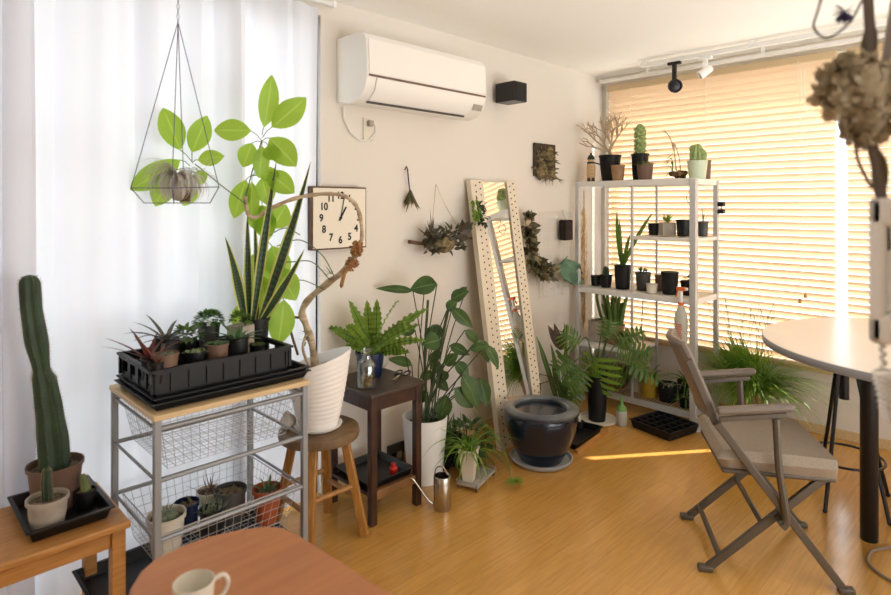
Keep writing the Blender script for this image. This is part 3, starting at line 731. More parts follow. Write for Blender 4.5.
def long_leaves(nn,L,W,el=.6,bend=.6,sh='lance'):
    def f(m,z,r):
        for i in range(nn):
            a=i*2.4+jit(.3); e=el+jit(.35); m.leaf((0,0,z),(math.cos(a)*math.cos(e),math.sin(a)*math.cos(e),math.sin(e)),L*(1+jit(.3)),W,sh,bend*(1+jit(.5)),fold=.3,n=7)
    return f
def bushy(nn,R,L,W,zc=.4):
    def f(m,z,r):
        for i in range(nn):
            d=rdir(-.15,1); c=V(d.x*R,d.y*R,z+d.z*R*.8+R*zc)*1; m.leaf(c*1-V(d.x,d.y,d.z)*R*.35,d+V(jit(.4),jit(.4),jit(.4)),L,W,'ovate',.5,n=3)
    return f
random.seed(21)
cpot(-3.592,-.52,.026,.02,.07,K['black'],'tiny black pot with a reddish upright shoot, left front corner of the carrier tray',long_leaves(5,.09,.012,1.0,.5),G['redleaf'],.006)
cpot(-3.588,-.44,.026,.02,.07,K['black'],'tiny black pot with long red-brown pointed leaves at the left of the carrier tray',long_leaves(8,.13,.018,.95,.4),G['redleaf'],.006)
cpot(-3.555,-.505,.040,.030,.078,K['brownpot'],'small brown pot of grey-green rosettes at the front left corner of the carrier tray',clump(9,.018,.01),G['grey'],.018)
cpot(-3.51,-.38,.045,.038,.085,K['black'],'black pot with long arching purplish bromeliad leaves in the carrier tray',long_leaves(16,.12,.022,.75,.9),G['bromel'],.03,cat='bromeliad',name='potted_bromeliad')
cpot(-3.44,-.46,.036,.028,.07,K['black'],'low black pot with pale green clustered succulent, front of the carrier tray',clump(11,.022,.012,.9),leafmat('pale_succulent','#a5b387','#7c9163',trans=.2),.006)
cpot(-3.42,-.33,.036,.028,.07,K['black'],'black pot with a leafy light green plant and thin flower stalks in the carrier tray',bushy(90,.055,.034,.016),G['mid'],.02)
cpot(-3.365,-.465,.040,.032,.085,K['brownpot'],'dark brown pot with grey-green rosettes, middle front of the carrier tray',clump(8,.03,.014,.7),G['succ'],.006)
cpot(-3.30,-.24,.043,.034,.09,K['darkgrey'],'dark pot with a dense dome of green succulent and a white plant tag',bushy(260,.066,.024,.012,.35),leafmat('fresh_green_succulent','#5f8a3a','#4b7430',trans=.25),.03)
cpot(-3.285,-.455,.042,.034,.095,K['black'],'black pot with starry grey-green leaves, front of the carrier tray beside the concrete pot',long_leaves(20,.085,.02,.5,.3,'ovate'),G['succ'],.006)
cpot(-3.20,-.44,.03,.026,.045,K['black'],'low black pot of tiny green leaves, right front of the carrier tray',clump(10,.016,.009,.9),G['mid'],.012)
# concrete pot
t_=thing('potted_succulent','square concrete pot with trailing green succulent beside the snake plant','succulent',(-3.283,-.36,CZ+.035),.3)
build('pot',MB().box(-.036,.036,-.036,.036,0,.12).box(-.030,.030,-.030,.030,.12,.122),K['concrete'],t_,bevel=.003)
m=MB(); bushy(60,.045,.03,.014)(m,.12,.04); build('foliage',m,G['mid'],t_)
# white tag
p=V(-3.382,-.297,CZ+.156); o=tag(build('plant_tag',MB().box(-.007,.007,-.001,.001,0,.024,M=Matrix.Rotation(-.5,4,'Z')),K['white'],smooth=False),'small white plant tag on the dome-shaped green succulent','plant tag'); o.location=p
# snake plant
p=V(-3.185,-.29,CZ+.022); t_=thing('potted_snake_plant','tall snake plant with yellow-edged leaves in a black pot on the rack','snake plant',p)
z=pot_parts(t_,.057,.040,.14,K['black'],lip=.012)
def dleaf(m,base,px0,py0,px1,py1,d,W,sh='lance',bend=.15,up=None,mi=0,n=10,fold=.3,tw=0,off=(0,0,0)):
    a=V(*base) if base else at(px0,py0,d); b=at(px1,py1,d+off[0]); v=b-a
    q=v.normalized(); u=up or (CAM-a).normalized()
    sd_=q.cross(u).normalized(); q=Matrix.Rotation(bend/2,3,sd_)@q
    m.leaf(a,q,v.length*(1+bend*bend/20),W,sh,bend,up=u,n=n,fold=fold,mi=mi,twist=tw)
m=MB(); o_=p
D0=(p-CAM).dot(FW)
for (bx,by,tx,ty,wd,dd,bn) in [(252,312,229,235,.034,0,.5),(256,312,247,212,.026,.05,.1),(262,314,276,160,.030,-.02,.05),(270,314,317,163,.036,.02,-.3),(272,314,307,250,.030,-.03,.35),(268,312,318,205,.0,0,0),(266,312,255,205,.022,.08,.1),(275,312,290,275,.02,.05,.1)]:
    if wd==0: continue
    a=RT*((bx-266)/FPX*D0*.75)+FW*(dd*.25); a.z=z-.005
    b=at(tx,ty,D0+dd)-o_; v=b-a; q=v.normalized(); u=(CAM-o_-a).normalized(); s_=q.cross(u).normalized(); q=Matrix.Rotation(bn/2,3,s_)@q
    m.leaf(a,q,v.length,wd*1.3,'snk',bn,up=u,n=14,fold=.4,twist=jit(1.1))
build('foliage',m,G['snake'],t_)
# ---------------------------------------------------------------- round stool + ribbed pot + driftwood plant
sc_=V(-2.90,-.315,0); t_=thing('round_wooden_stool','round wooden stool with oak legs under the ribbed white pot','stool',sc_)
build('seat',MB().lathe([(.15,.43),(.172,.437),(.176,.45),(.172,.472),(.16,.478),(.001,.478)],n=40),K['stoolseat'],t_)
for a in (35,125,215,305):
    a=math.radians(a-80); d=V(math.cos(a),math.sin(a),0)
    build('leg',MB().bar(d*.11+V(0,0,.435),d*.20+V(0,0,.0),.036,.036,up=d),K['oak'],t_,bevel=.005)
for k,(a,z) in enumerate(((35,.17),(125,.22),(215,.17),(305,.22))):
    a1=math.radians(a-80);a2=math.radians(a+10); r=.11+.09*(.435-z)/.435
    build('stretcher',MB().tube([(r*math.cos(a1),r*math.sin(a1),z),(r*math.cos(a2),r*math.sin(a2),z)],.011,8),K['oak'],t_)
PZ=.479; pp=V(-2.915,-.33,PZ)
sq=thing('pot_saucer','white ceramic saucer under the ribbed pot on the round stool','saucer',pp)
build('dish',MB().lathe([(.075,0),(.098,.012),(.104,.022),(.100,.022),(.092,.010),(.001,.008)],n=36),K['ribwhite'],sq)
t_=thing('potted_umbrella_tree','large ribbed white pot with a looping driftwood-like trunk and big bright leaves','umbrella tree',pp+V(0,0,.009))
n_=44; vs=[];fs=[]; rows=46
for i in range(rows+1):
    f=i/rows
    for j in range(n_):
        a=2*PI*j/n_; r=.080+.062*f**.8+.0015*math.sin(f*PI*2*15)*(f<.97)
        # slanted top: higher on the right side (direction RT)
        sl=(math.cos(a)*RT.x+math.sin(a)*RT.y)*.045*f*f
        vs.append(V(r*math.cos(a),r*math.sin(a),f*.29+sl))
for i in range(rows+1,rows+5):
    k=i-rows; 
    for j in range(n_):
        a=2*PI*j/n_; r=.142-.006-(k-1)*.004; sl=(math.cos(a)*RT.x+math.sin(a)*RT.y)*.045
        vs.append(V(r*math.cos(a),r*math.sin(a),.29+sl-(k-1)*.015))
R_=rows+5
for i in range(R_-1):
    for j in range(n_):
        j2=(j+1)%n_; fs.append((i*n_+j,i*n_+j2,(i+1)*n_+j2,(i+1)*n_+j))
fs.append(tuple(range(n_))[::-1])
build('pot',MB().add(vs,fs),K['ribwhite'],t_)
build('soil',MB().lathe([(.12,.235),(.001,.245)],n=24),K['soil'],t_)
O=pp+V(0,0,.009)
def loc(px,py,d): return at(px,py,d)-O
TD=2.68
def smooth(P,k=6):
    P=[V(*p) for p in P]; out=[]
    for i in range(len(P)-1):
        p0=P[max(i-1,0)];p1=P[i];p2=P[i+1];p3=P[min(i+2,len(P)-1)]
        for j in range(k):
            t=j/k; out.append(.5*((2*p1)+(p2-p0)*t+(2*p0-5*p1+4*p2-p3)*t*t+(3*p1-p0-3*p2+p3)*t**3))
    out.append(P[-1]); return out
tr=smooth([V(.0,.02,.23),loc(312,345,2.62),loc(306,325,2.62),loc(302,312,2.62),loc(310,298,2.60),loc(328,283,2.55),loc(345,270,2.5),loc(358,252,2.46)])
k=len(tr); build('trunk',MB().tube(tr,[.0165+.004*math.sin(i*.9)*.5-(.003*i/k) for i in range(k)],10),K['bark'],t_)
tr=smooth([loc(302,318,2.62),loc(292,318,2.60),loc(290,328,2.60),loc(298,355,2.60)])
build('aerial_root',MB().tube(tr,.0055,8),K['twig'],t_)
tr=smooth([V(-.03,.0,.235),loc(303,350,2.58),loc(306,335,2.6)]); build('aerial_root',MB().tube(tr,.006,8),K['bark'],t_)
# upper loop of trunk
lp=smooth([loc(358,252,2.46),loc(362,236,2.46),loc(359,212,2.46),loc(350,199,2.46),loc(335,194,2.46),loc(312,195,2.46),loc(290,200,2.44),loc(270,209,2.42),loc(257,217,2.42),loc(249,215,2.40),loc(246,205,2.38),loc(245,196,2.36),loc(263,140,2.36)][:-1])
k=len(lp); build('trunk',MB().tube(lp,[.008+.0025*math.sin(i*1.3)*.4 for i in range(k)],8),K['bark'],t_)
m=MB()
random.seed(6)
for (px,py,d) in ((357,248,2.455),(352,262,2.48)):
    c=loc(px,py,d); 
    for i in range(26):
        q=rdir(); m.tube([c+q*.018,c+V(q.y,q.z,q.x)*.03,c+V(q.z,-q.x,q.y)*.028+V(0,0,-.01)],.0045,5)
m.tube(smooth([loc(352,262,2.46),loc(345,272,2.46),loc(341,288,2.46)]),[.008]*12+[.002],6)
build('coconut_fibre_wrap',m,K['fibre'],t_)
st=MB(); lf=MB()
def tleaf(m,st,cx,cy,bx,by,tx,ty,wp,d,dt=0,bend=.35):
    c=loc(cx,cy,d); b=loc(bx,by,d+dt*.5); e=loc(tx,ty,d+dt)
    st.tube([c,c.lerp(b,.5)+V(0,0,.006),b],.0016,5)
    v=e-b; q=v.normalized(); u=(CAM-O-b).normalized()+V(jit(.35),jit(.35),jit(.35)); s_=q.cross(u).normalized(); q=Matrix.Rotation(bend/2,3,s_)@q
    m.leaf(b,q,v.length*1.01,wp/FPX*d*1.02,'ellip',bend,up=u,n=9,fold=.12)
d1=2.36
# cluster near top
for a in [(262,135,264,127,272,75,20),(262,138,272,127,306,98,25),(262,141,251,131,214,130,22),(262,141,270,138,296,166,26),(262,142,262,146,259,178,17),(262,142,252,143,243,167,19),(262,142,268,145,276,160,18)]:
    tleaf(lf,st,*a,d1)
st.tube([loc(262,140,d1),loc(252,172,d1),loc(246,196,2.36)],.003,6)
for a in [(252,176,246,180,234,218,20),(252,176,252,182,252,222,17),(252,176,262,178,268,205,20),(252,176,268,172,294,193,22),(252,176,258,172,280,176,15)]: tleaf(lf,st,*a,d1+.06,.0)
# left cluster (behind hanging planter)
d2=2.30
st.tube(smooth([loc(246,204,2.36),loc(222,186,2.33),loc(205,172,2.31),loc(195,164,2.3)]),.0022,6)
for a in [(192,162,180,150,163,108,24),(192,162,192,152,207,116,22),(192,163,198,160,224,156,16),(190,166,180,160,130,190,24),(190,168,172,172,155,206,24),(192,170,190,182,184,206,20),(192,168,198,170,203,184,16)]: tleaf(lf,st,*a,d2)
# low clusters behind snake plant
d3=2.50
st.tube(smooth([loc(300,235,2.46),loc(285,228,2.49),loc(268,236,2.5)]),.0022,6)
st.tube(smooth([loc(334,276,2.5),loc(322,255,2.5),loc(300,240,2.5),loc(277,246,2.5)]),.0022,6)
st.tube(smooth([loc(330,280,2.52),loc(312,262,2.5),loc(290,262,2.5),loc(270,262,2.5)]),.0022,6)
for a in [(266,240,262,232,258,205,24),(266,240,272,228,286,205,24),(266,242,272,246,283,282,26),(264,242,258,250,256,300,28),(268,262,276,268,296,300,26),(268,262,262,275,266,320,26),(262,290,250,300,240,335,26),(276,290,284,300,278,345,26),(262,200,262,205,268,240,24)]: tleaf(lf,st,*a,d3)
st.tube(smooth([loc(325,290,2.55),loc(300,280,2.52),loc(280,292,2.5),loc(262,290,2.5)]),.002,6)
build('petioles',st,G['stem'],t_); build('foliage',lf,G['tree'],t_)
m=MB()
for i in range(10): m.leaf(loc(306+jit(3),340+jit(12),2.6),(jit(1),jit(1),.6),.03,.012,'ovate',.3,n=3)
for i in range(8): m.leaf(loc(331,274,2.5),(-.5+jit(.7),jit(.7),.5+jit(.5)),.06,.008,'lance',.4,n=4)
build('moss_shoots',m,G['mid'],t_)
# white gourd stone on stool
tag(build('white_stone',MB().ell((-3.015,-.25,.512),(.036,.03,.033),18,12).ell((-3.02,-.25,.54),(.018,.018,.018),12,8),K['stone']),'pale lumpy stone resting at the left of the round stool','stone')
# ---------------------------------------------------------------- dark wooden stand
SX0,SX1,SY0,SY1,SZ2=-2.70,-2.40,-.43,-.09,.60
t_=thing('dark_wooden_stand','dark brown wooden stand holding the nest fern and glass jar','stand',(0,0,0))
build('top_board',MB().box(SX0-.015,SX1+.015,SY0-.015,SY1+.01,SZ2-.02,SZ2),K['darktop'],t_,bevel=.004)
for x in (SX0+.015,SX1-.015):
    for y in (SY0+.015,SY1-.015): build('leg',MB().box(x-.017,x+.017,y-.017,y+.017,0,SZ2-.02),K['dark'],t_,bevel=.004)
for y in (SY0+.012,SY1-.012): build('apron',MB().box(SX0+.03,SX1-.03,y-.008,y+.008,SZ2-.085,SZ2-.02),K['dark'],t_,bevel=.002)
for x in (SX0+.012,SX1-.012): build('apron',MB().box(x-.008,x+.008,SY0+.03,SY1-.03,SZ2-.085,SZ2-.02),K['dark'],t_,bevel=.002)
build('lower_shelf',MB().box(SX0+.0,SX1-.0,SY0+.03,SY1-.03,.13,.145),K['dark'],t_,bevel=.002)
build('front_stretcher',MB().box(SX0+.03,SX1-.03,SY0+.005,SY0+.03,.11,.15),mat('stretcher_wood','#8a6238',.5,c2='#6f4b28',scale=8),t_,bevel=.003)
tag(build('shelf_tray',tray(MB(),SX0+.02,SX1-.02,-.39,-.12,.146,.03,.01),K['blackm'],smooth=False),'black tray on the lower shelf of the dark wooden stand','tray')
o=tag(build('small_red_jar',MB().lathe([(.018,0),(.02,.004),(.02,.028),(.012,.036),(.012,.05),(.001,.052)],n=18),K['red']),'small red plastic jar on the lower shelf of the dark stand','jar'); o.location=(-2.50,-.34,.152)
# jar
p=onz(371,389,SZ2)+V(.0,.035,0); t_=thing('glass_jar','clear glass apothecary jar on the dark wooden stand','jar',(p.x,p.y,SZ2+.001))
jb=build('jar_body',MB().lathe([(.040,0),(.045,.006),(.045,.10),(.04,.12),(.024,.135),(.022,.15),(.03,.155),(.031,.16),(.019,.162),(.019,.148),(.02,.135),(.037,.118),(.042,.1),(.042,.008),(.001,.006)],n=30),K['jar'],t_)
build('stopper',MB().lathe([(.018,.15),(.019,.163),(.027,.166),(.028,.178),(.02,.182),(.001,.182)],n=24),K['jar'],t_)
m=MB(); random.seed(8)
for i in range(40): m.leaf((jit(.022),jit(.022),.012+abs(jit(.06))),rdir(),.022,.010,'ovate',.5,n=3)
build('dried_filling',m,G['drytan'],jb)
# fern
p=V(-2.525,-.19,SZ2+.001); t_=thing('potted_nest_fern','wavy-leaved nest fern in a navy blue pot on the dark stand','fern',p)
z=pot_parts(t_,.075,.055,.12,K['blue'],lip=.01)
m=MB(); fr=[(328,308),(328,296+30),(349,300),(367,300),(377,299),(392,292),(400,305),(428,308),(426,340),(420,323),(345,345),(335,330),(410,352)]
random.seed(10); D=(p-CAM).dot(FW)
for (tx,ty) in fr:
    b=V(jit(.02),jit(.02),z); e=at(tx,ty,D+jit(.1))-p; v=e-b; q=v.normalized(); u=((CAM-p-b).normalized()*.8+V(0,0,.7)); s_=q.cross(u).normalized(); bn=1.0 if abs(tx-372)>25 else .35
    q=Matrix.Rotation(bn/2,3,s_)@q; m.leaf(b,q,v.length*(1+bn*bn/22),.05,'strap',bn,up=u,n=44,fold=.12,wav=.13)
build('fronds',m,G['fern'],t_)
# white bird figurine
p=V(-2.41,-.13,SZ2+.001)
t_=thing('white_stone_gourd','rough white stone sitting beside the glass jar on the dark stand','stone',p)
build('body',MB().ell((0,0,.042),(.045,.036,.042),20,12),K['stone'],t_); build('knob',MB().ell((-.01,0,.09),(.018,.018,.02),12,8),K['stone'],t_)
# scissors
t_=thing('steel_scissors','steel scissors lying on the right of the dark wooden stand','scissors',(-2.435,-.31,SZ2+.002),.55)
build('blade',MB().bar((-.09,-.004,.003),(0,0,.003),.012,.003),K['steel'],t_); build('blade',MB().bar((-.09,.006,.006),(0,.0,.006),.012,.003),K['steel'],t_)
for s_ in (-1,1):
    pts=[(.045+.04*math.cos(a)*1.1,s_*(.022+.016*math.sin(a)),.005) for a in [i*2*PI/16 for i in range(16)]]
    build('handle',MB().tube(pts,.0035,6,closed=True),K['blackm'],t_)
# ---------------------------------------------------------------- monstera / climbing plant in white floor pot
p=V(-2.20,-.24,0); t_=thing('potted_philodendron','tall dark-leaved climbing plant in a large white floor pot','philodendron',p)
z=pot_parts(t_,.12,.092,.335,K['white'],lip=0,rim=.002,n=36)
D=(p-CAM).dot(FW); st=MB(); m=MB(); random.seed(14)
lv=[(437,284,407,290,24,1),(413,291,372,288,10,.9),(425,282,412,292,8,1),(451,300,470,288,16,1),(467,287,453,300,9,1),(452,308,475,330,15,1.1),(447,310,458,300,14,1),(440,340,420,345,22,1),(425,338,446,330,20,1),(405,352,374,345,16,1),(412,365,385,358,14,1),(432,325,445,338,12,1),(445,365,460,352,14,1),(450,345,472,356,13,1),(478,340,490,365,18,1),(470,350,492,345,12,.9),(462,375,480,412,24,1),(446,395,440,425,20,.95),(455,388,475,410,22,.9),(470,385,488,405,22,.9),(480,378,488,410,18,.9),(430,362,446,376,14,1),(420,378,438,372,12,1),(436,380,450,392,14,1),(456,362,470,380,16,1),(415,330,400,335,12,1),(486,345,500,372,14,1),(440,350,428,364,12,1),(465,330,480,345,12,1.05),(448,372,436,384,12,1),(428,392,414,404,14,1)]
for (bx,by,tx,ty,wp,k) in lv:
    dd=D+jit(.1); b=at(bx,by,dd)-p; e=at(tx,ty,dd+jit(.05))-p
    r=V(jit(.06),jit(.06),z); st.tube(smooth([r,V((r.x*.6+b.x*.4),(r.y*.6+b.y*.4),r.z+(b.z-r.z)*.55),b],4),.0032,5)
    v=e-b; q=v.normalized(); u=(CAM-p-b).normalized()+V(jit(.5),jit(.5),.5+jit(.3)); s_=q.cross(u).normalized(); q=Matrix.Rotation(.25,3,s_)@q
    m.leaf(b,q,v.length*.92,wp/FPX*dd*.85,'ovate',.5,up=u,n=8,fold=.2)
for (x,y) in ((428,300),(450,300),(440,330)):
    b=at(x,y,D)-p; st.tube(smooth([V(jit(.03),jit(.03),z),V(b.x*.4+jit(.02),b.y*.4,z+(b.z-z)*.5),b],5),.007,7)
build('stems',st,G['darkstem'],t_); build('foliage',m,G['dark'],t_)
# small white square planter with spider plant
p=V(-2.105,-.47,0.035); t_=thing('potted_spider_plant','tapered white pot with trailing spider plant in front of the mirror','spider plant',p,.5)
vs=[];fs=[]
for (r,z) in ((.026,0),(.044,.155),(.047,.155),(.047,.165),(.041,.165),(.040,.15)): vs+=[V(r,r,z),V(-r,r,z),V(-r,-r,z),V(r,-r,z)]
for i in range(5):
    for j in range(4): fs.append((i*4+j,i*4+(j+1)%4,(i+1)*4+(j+1)%4,(i+1)*4+j))
fs.append((0,3,2,1)); build('pot',MB().add(vs,fs),K['cream'],t_,bevel=.006); build('soil',MB().box(-.04,.04,-.04,.04,.14,.148),K['soil'],t_)
m=MB(); random.seed(33)
for i in range(46):
    a=random.uniform(0,6.28); e=random.uniform(.4,1.4); m.leaf((jit(.02),jit(.02),.148),(math.cos(a)*math.cos(e),math.sin(a)*math.cos(e),math.sin(e)),random.uniform(.16,.30),.014,'grass',random.uniform(1.2,2.4),n=9,fold=.3)
build('foliage',m,G['bright'],t_)
m=MB(); Ri=Matrix.Rotation(-.5,3,'Z')
def lc(v): return Ri@(V(*v)-p)
m.tube(smooth([(0,0,.15),lc((-2.0,-.5,.30)),lc((-1.93,-.58,.12)),lc((-1.955,-.63,.03))]),.002,5)
m.tube(smooth([(0,0,.15),lc((-2.02,-.42,.36)),lc((-1.90,-.45,.22)),lc((-1.86,-.52,.1))]),.002,5)
for i in range(18): m.leaf(lc((-1.955,-.645,.035)),(jit(1),jit(1),.1+abs(jit(.5))),.06,.014,'lance',.8,n=5)
build('runner_plantlet',m,G['bright'],t_)
# stand below it
t_=thing('low_wire_plant_stand','low pale stand with a wire edge under the white spider plant pot','plant stand',(-2.04,-.46,0),.3)
build('board',MB().box(-.11,.12,-.06,.06,.02,.033),K['concrete'],t_,bevel=.003)
for x in (-.1,.11):
    for y in (-.05,.05): build('leg',MB().tube([(x,y,0),(x,y,.022)],.006,8),K['twig'],t_)
build('wire_edge',MB().tube([(-.11,-.06,.045),(.12,-.06,.045),(.12,.06,.045),(-.11,.06,.045)],.002,5,closed=True).tube([(.12,-.06,.045),(.12,-.06,.02)],.002,5).tube([(-.11,-.06,.045),(-.11,-.06,.02)],.002,5),K['wire'],t_)
# dark leafy plant behind
p=V(-1.93,-.30,0); t_=thing('potted_trailing_plant','black-potted bushy trailing plant at the foot of the mirror','potted plant',p)
z=pot_parts(t_,.085,.06,.12,K['black']); m=MB(); random.seed(41)
for i in range(120):
    a=random.uniform(0,6.28); e=random.uniform(.1,1.3); m.leaf((jit(.05),jit(.05),z),(math.cos(a)*math.cos(e),math.sin(a)*math.cos(e),math.sin(e)),random.uniform(.12,.25),.012,'grass',random.uniform(1.,2.2),n=7,fold=.3)
for i in range(110):
    d=rdir(-.2,1); m.leaf(V(d.x*.11,d.y*.10,z+.03+d.z*.1),d+V(jit(.5),jit(.5),-.2),.06,.026,'ovate',.6,n=4)
build('foliage',m,G['dark'],t_)
p=V(-2.03,-.20,0); t_=thing('black_box_planter','black square planter box against the wall behind the spider plant','planter',p)
build('box',tray(MB(),-.09,.09,-.06,.09,0,.17,.01),K['black'],t_,smooth=False); build('soil',MB().box(-.075,.075,-.045,.075,.10,.14),K['soil'],t_)
m=MB()
for i in range(60): m.leaf((jit(.07),jit(.05),.14),rdir(.2,1),random.uniform(.08,.2),.018,'lance',jit(1.2)+.5,n=5)
build('foliage',m,G['dark'],t_)
# watering can
p=V(-2.355,-.53,0); t_=thing('steel_watering_can','slim steel watering can with long thin spout on the wooden floor','watering can',p)
build('can_body',MB().lathe([(.040,0),(.042,.003),(.042,.155),(.040,.158),(.037,.158),(.037,.02),(.001,.018)],n=36),K['steel'],t_)
q=-RT
build('spout',MB().tube(smooth([q*.04+V(0,0,.02),q*.07+V(0,0,.045),q*.12+V(0,0,.115),q*.14+V(0,0,.14),q*.155+V(0,0,.143),q*.165+V(0,0,.135)]),.0045,8),K['steel'],t_)
build('handle',MB().tube(smooth([-q*.03+V(0,0,.157),-q*.0+V(0,0,.20),q*.03+V(0,0,.19),q*.038+V(0,0,.14)]),.0035,7),K['steel'],t_)
# ---------------------------------------------------------------- black glazed pot
p=V(-1.578,-.537,0); 
t_=thing('glazed_pot_saucer','pale grey round saucer under the large black glazed pot','saucer',p)
build('dish',MB().lathe([(.155,0),(.168,.008),(.178,.026),(.172,.028),(.16,.012),(.001,.008)],n=44),mat('grey_saucer','#aeb0b2',.3),t_)
t_=thing('large_glazed_pot','large empty dark blue-black glazed pot on the floor before the mirror','pot',(p.x,p.y,.0095))
build('body',MB().lathe([(.118,0),(.125,.012),(.135,.03),(.17,.10),(.196,.17),(.205,.225),(.207,.262),(.2,.275)],n=56,cap=True),K['glaze'],t_)
build('rim',MB().lathe([(.2,.272),(.211,.28),(.212,.292),(.195,.302),(.158,.301),(.148,.29),(.15,.275)],n=56,cap=False),K['glazerim'],t_)
build('inner_wall',MB().lathe([(.15,.285),(.165,.22),(.16,.15),(.14,.14),(.001,.138)],n=44,cap=False),mat('pot_inside','#1c1512',.6),t_)
for a0 in (200,255,310,5,80):
    a0=math.radians(a0); build('handle_lug',MB().tube([(.208*math.cos(a0+k*.05),.208*math.sin(a0+k*.05),.255) for k in range(5)],.007,6),K['glaze'],t_)
# terrarium frame behind
t_=thing('small_glass_case','small metal-framed glass case standing behind the glazed pot','glass case',(-1.13,-.20,0))
m=MB(); a,b,h=.09,.07,.30
for z in (0.003,h):
    m.tube([(-a,-b,z),(a,-b,z),(a,b,z),(-a,b,z)],.003,5,closed=True)
for x in (-a,a):
    for y in (-b,b): m.tube([(x,y,0),(x,y,h)],.003,5)
build('metal_frame',m,K['twig'],t_)
build('glass_panes',MB().box(-a,a,-b,b,.003,h),K['jar'],t_,smooth=False)
# epiphyllum
p=V(-.97,-.26,0); t_=thing('potted_strap_cactus','long flat strap-stemmed plant in a black pot against the corner wall','potted plant',p)
z=pot_parts(t_,.07,.05,.13,K['black']); m=MB(); random.seed(15); D=(p-CAM).dot(FW)
for (tx,ty,bn) in ((551,350,-.9),(556,345,.9),(570,352,1.1),(548,375,-.7),(574,368,.8)):
    b=V(jit(.02),jit(.02),z); e=at(tx,ty,D+jit(.05))-p; v=e-b; q=v.normalized(); u=(CAM-p).normalized(); s_=q.cross(u).normalized(); q=Matrix.Rotation(bn*.3,3,u)@q
    m.leaf(b,q,v.length*1.15,.035,'strap',.3,up=u,n=10,fold=.2,twist=bn*.5)
m.leaf(at(556,350,D)-p,V(.1,0,-.6)+RT*.4,.3,.03,'strap',.2,up=(-.7,-.7,0),n=8)
build('stems',m,G['mid'],t_)
m=MB()
for i in range(5): m.leaf(at(560,350,D)-p+V(0,0,.0),V(jit(.5),jit(.5),1),.19,.05,'ovate',jit(1),up=(-.7,-.7,0),n=6)
build('withered_tip',m,leafmat('withered_leaf','#5d4633','#463527',trans=.1),t_)
# frame tray near
t_=thing('wooden_edged_tray','shallow black tray with pale wooden edging beside the glazed pot','tray',(-1.13,-.48,0),math.atan2(.05,.4))
build('tray_base',tray(MB(),-.21,.16,-.10,.11,.001,.035,.008),K['blackm'],t_,smooth=False)
build('wooden_edge',MB().box(-.25,.18,-.135,-.113,0,.022),K['pine'],t_,bevel=.003)
o=thing('small_potted_bulb','tiny dark pot with a pale bulb inside the wooden-edged tray','potted plant',(-1.03,-.44,.007)); z=pot_parts(o,.03,.025,.05,K['black'])
build('bulb',MB().lathe([(.006,z),(.011,z+.015),(.006,z+.035),(.002,z+.055)],n=12),K['cream'],o)
# selloum philodendron in tall black pot
p=V(-.81,-.435,0)
sa=thing('round_plant_saucer','white round saucer under the tall black square pot','saucer',p); build('dish',MB().lathe([(.10,0),(.125,.008),(.128,.022),(.122,.022),(.11,.010),(.001,.008)],n=36),K['cream'],sa)
t_=thing('potted_split_leaf_philodendron','split-leaf philodendron in a tall black pot in front of the rack','philodendron',(p.x,p.y,.009))
z=pot_parts(t_,.072,.055,.30,K['black'],lip=.01,n=24)
def lobed(m,b,e,u,W,mi=0):
    v=e-b; L=v.length; q=v.normalized(); s_=q.cross(u).normalized(); nr=s_.cross(q)
    k=6
    for i in range(k):
        t=.08+.8*i/k; c=b+v*t+nr*(.02*L*math.sin(t*PI)); ww=W*.5*math.sin(PI*(.25+.65*t))*1.15
        for sg in (-1,1):
            d=(s_*sg*1.0+q*(-.15+.75*t)-nr*.12).normalized()
            m.leaf(c,d,ww*1.2,L/k*.62,'strap',.5,up=nr,n=5,fold=.1,mi=mi)
    m.leaf(b+v*.05,q,L*.95,W*.22,'ovate',.15,up=nr,n=6,fold=.05,mi=mi)
m=MB(); mb=MB(); st=MB(); random.seed(19); D=(p-CAM).dot(FW)
for k,(bx,by,tx,ty,w_) in enumerate([(596,356,594,397,.27),(574,362,553,372,.16),(578,345,560,330,.15),(606,338,612,318,.13),(618,345,632,350,.16),(622,362,650,372,.17),(612,366,628,384,.14),(628,350,656,356,.14),(630,365,665,382,.12),(584,372,566,392,.16),(578,385,566,405,.13),(620,340,648,330,.10)]):
    dd=D-.02+jit(.16)-(.1 if k==0 else 0); b=at(bx,by,dd)-V(p.x,p.y,.009); e=at(tx,ty,dd+jit(.06))-V(p.x,p.y,.009)
    st.tube(smooth([V(jit(.03),jit(.03),z),V(b.x*.5,b.y*.5,max(z+.12,b.z+.02)),b],5),.0045,6)
    u=(CAM-p-b).normalized()+V(jit(.4),jit(.4),.5 if k else .1)
    lobed(mb if k==0 else m,b,e,u,w_)
build('petioles',st,G['stem'],t_); build('foliage',m,G['mid'],t_); build('bright_leaf',mb,G['bright'],t_,label='bright yellow-green deeply split leaf')
# fertiliser bottle
p=V(-.755,-.585,0); t_=thing('plant_food_bottle','small milky bottle with a lime green pointed nozzle on the floor','bottle',p)
build('bottle_body',MB().lathe([(.032,0),(.035,.006),(.035,.085),(.028,.1),(.018,.105),(.001,.106)],n=24),K['clear'],t_)
build('nozzle',MB().lathe([(.032,.095),(.03,.115),(.012,.135),(.009,.17),(.003,.20),(.001,.2)],n=20),K['limecap'],t_)
# seed cell tray
t_=thing('seed_cell_tray','black plastic seedling tray divided into cells on the floor below the rack','tray',(-.665,-.80,0),math.radians(-12))
m=tray(MB(),-.12,.17,-.17,.13,.001,.055,.012)
for i in range(1,5): x=-.12+i*.058; m.box(x-.0035,x+.0035,-.165,.125,.012,.052)
for i in range(1,5): y=-.17+i*.06; m.box(-.115,.165,y-.0035,y+.0035,.012,.052)
build('cell_grid',m,K['black'],t_,smooth=False)
m=MB(); random.seed(50)
for i in range(130): m.ell((.025+jit(.13),-.02+jit(.13),.018+jit(.004)),(.008,.008,.006),6,4)
build('soil',m,K['gravel'],t_)
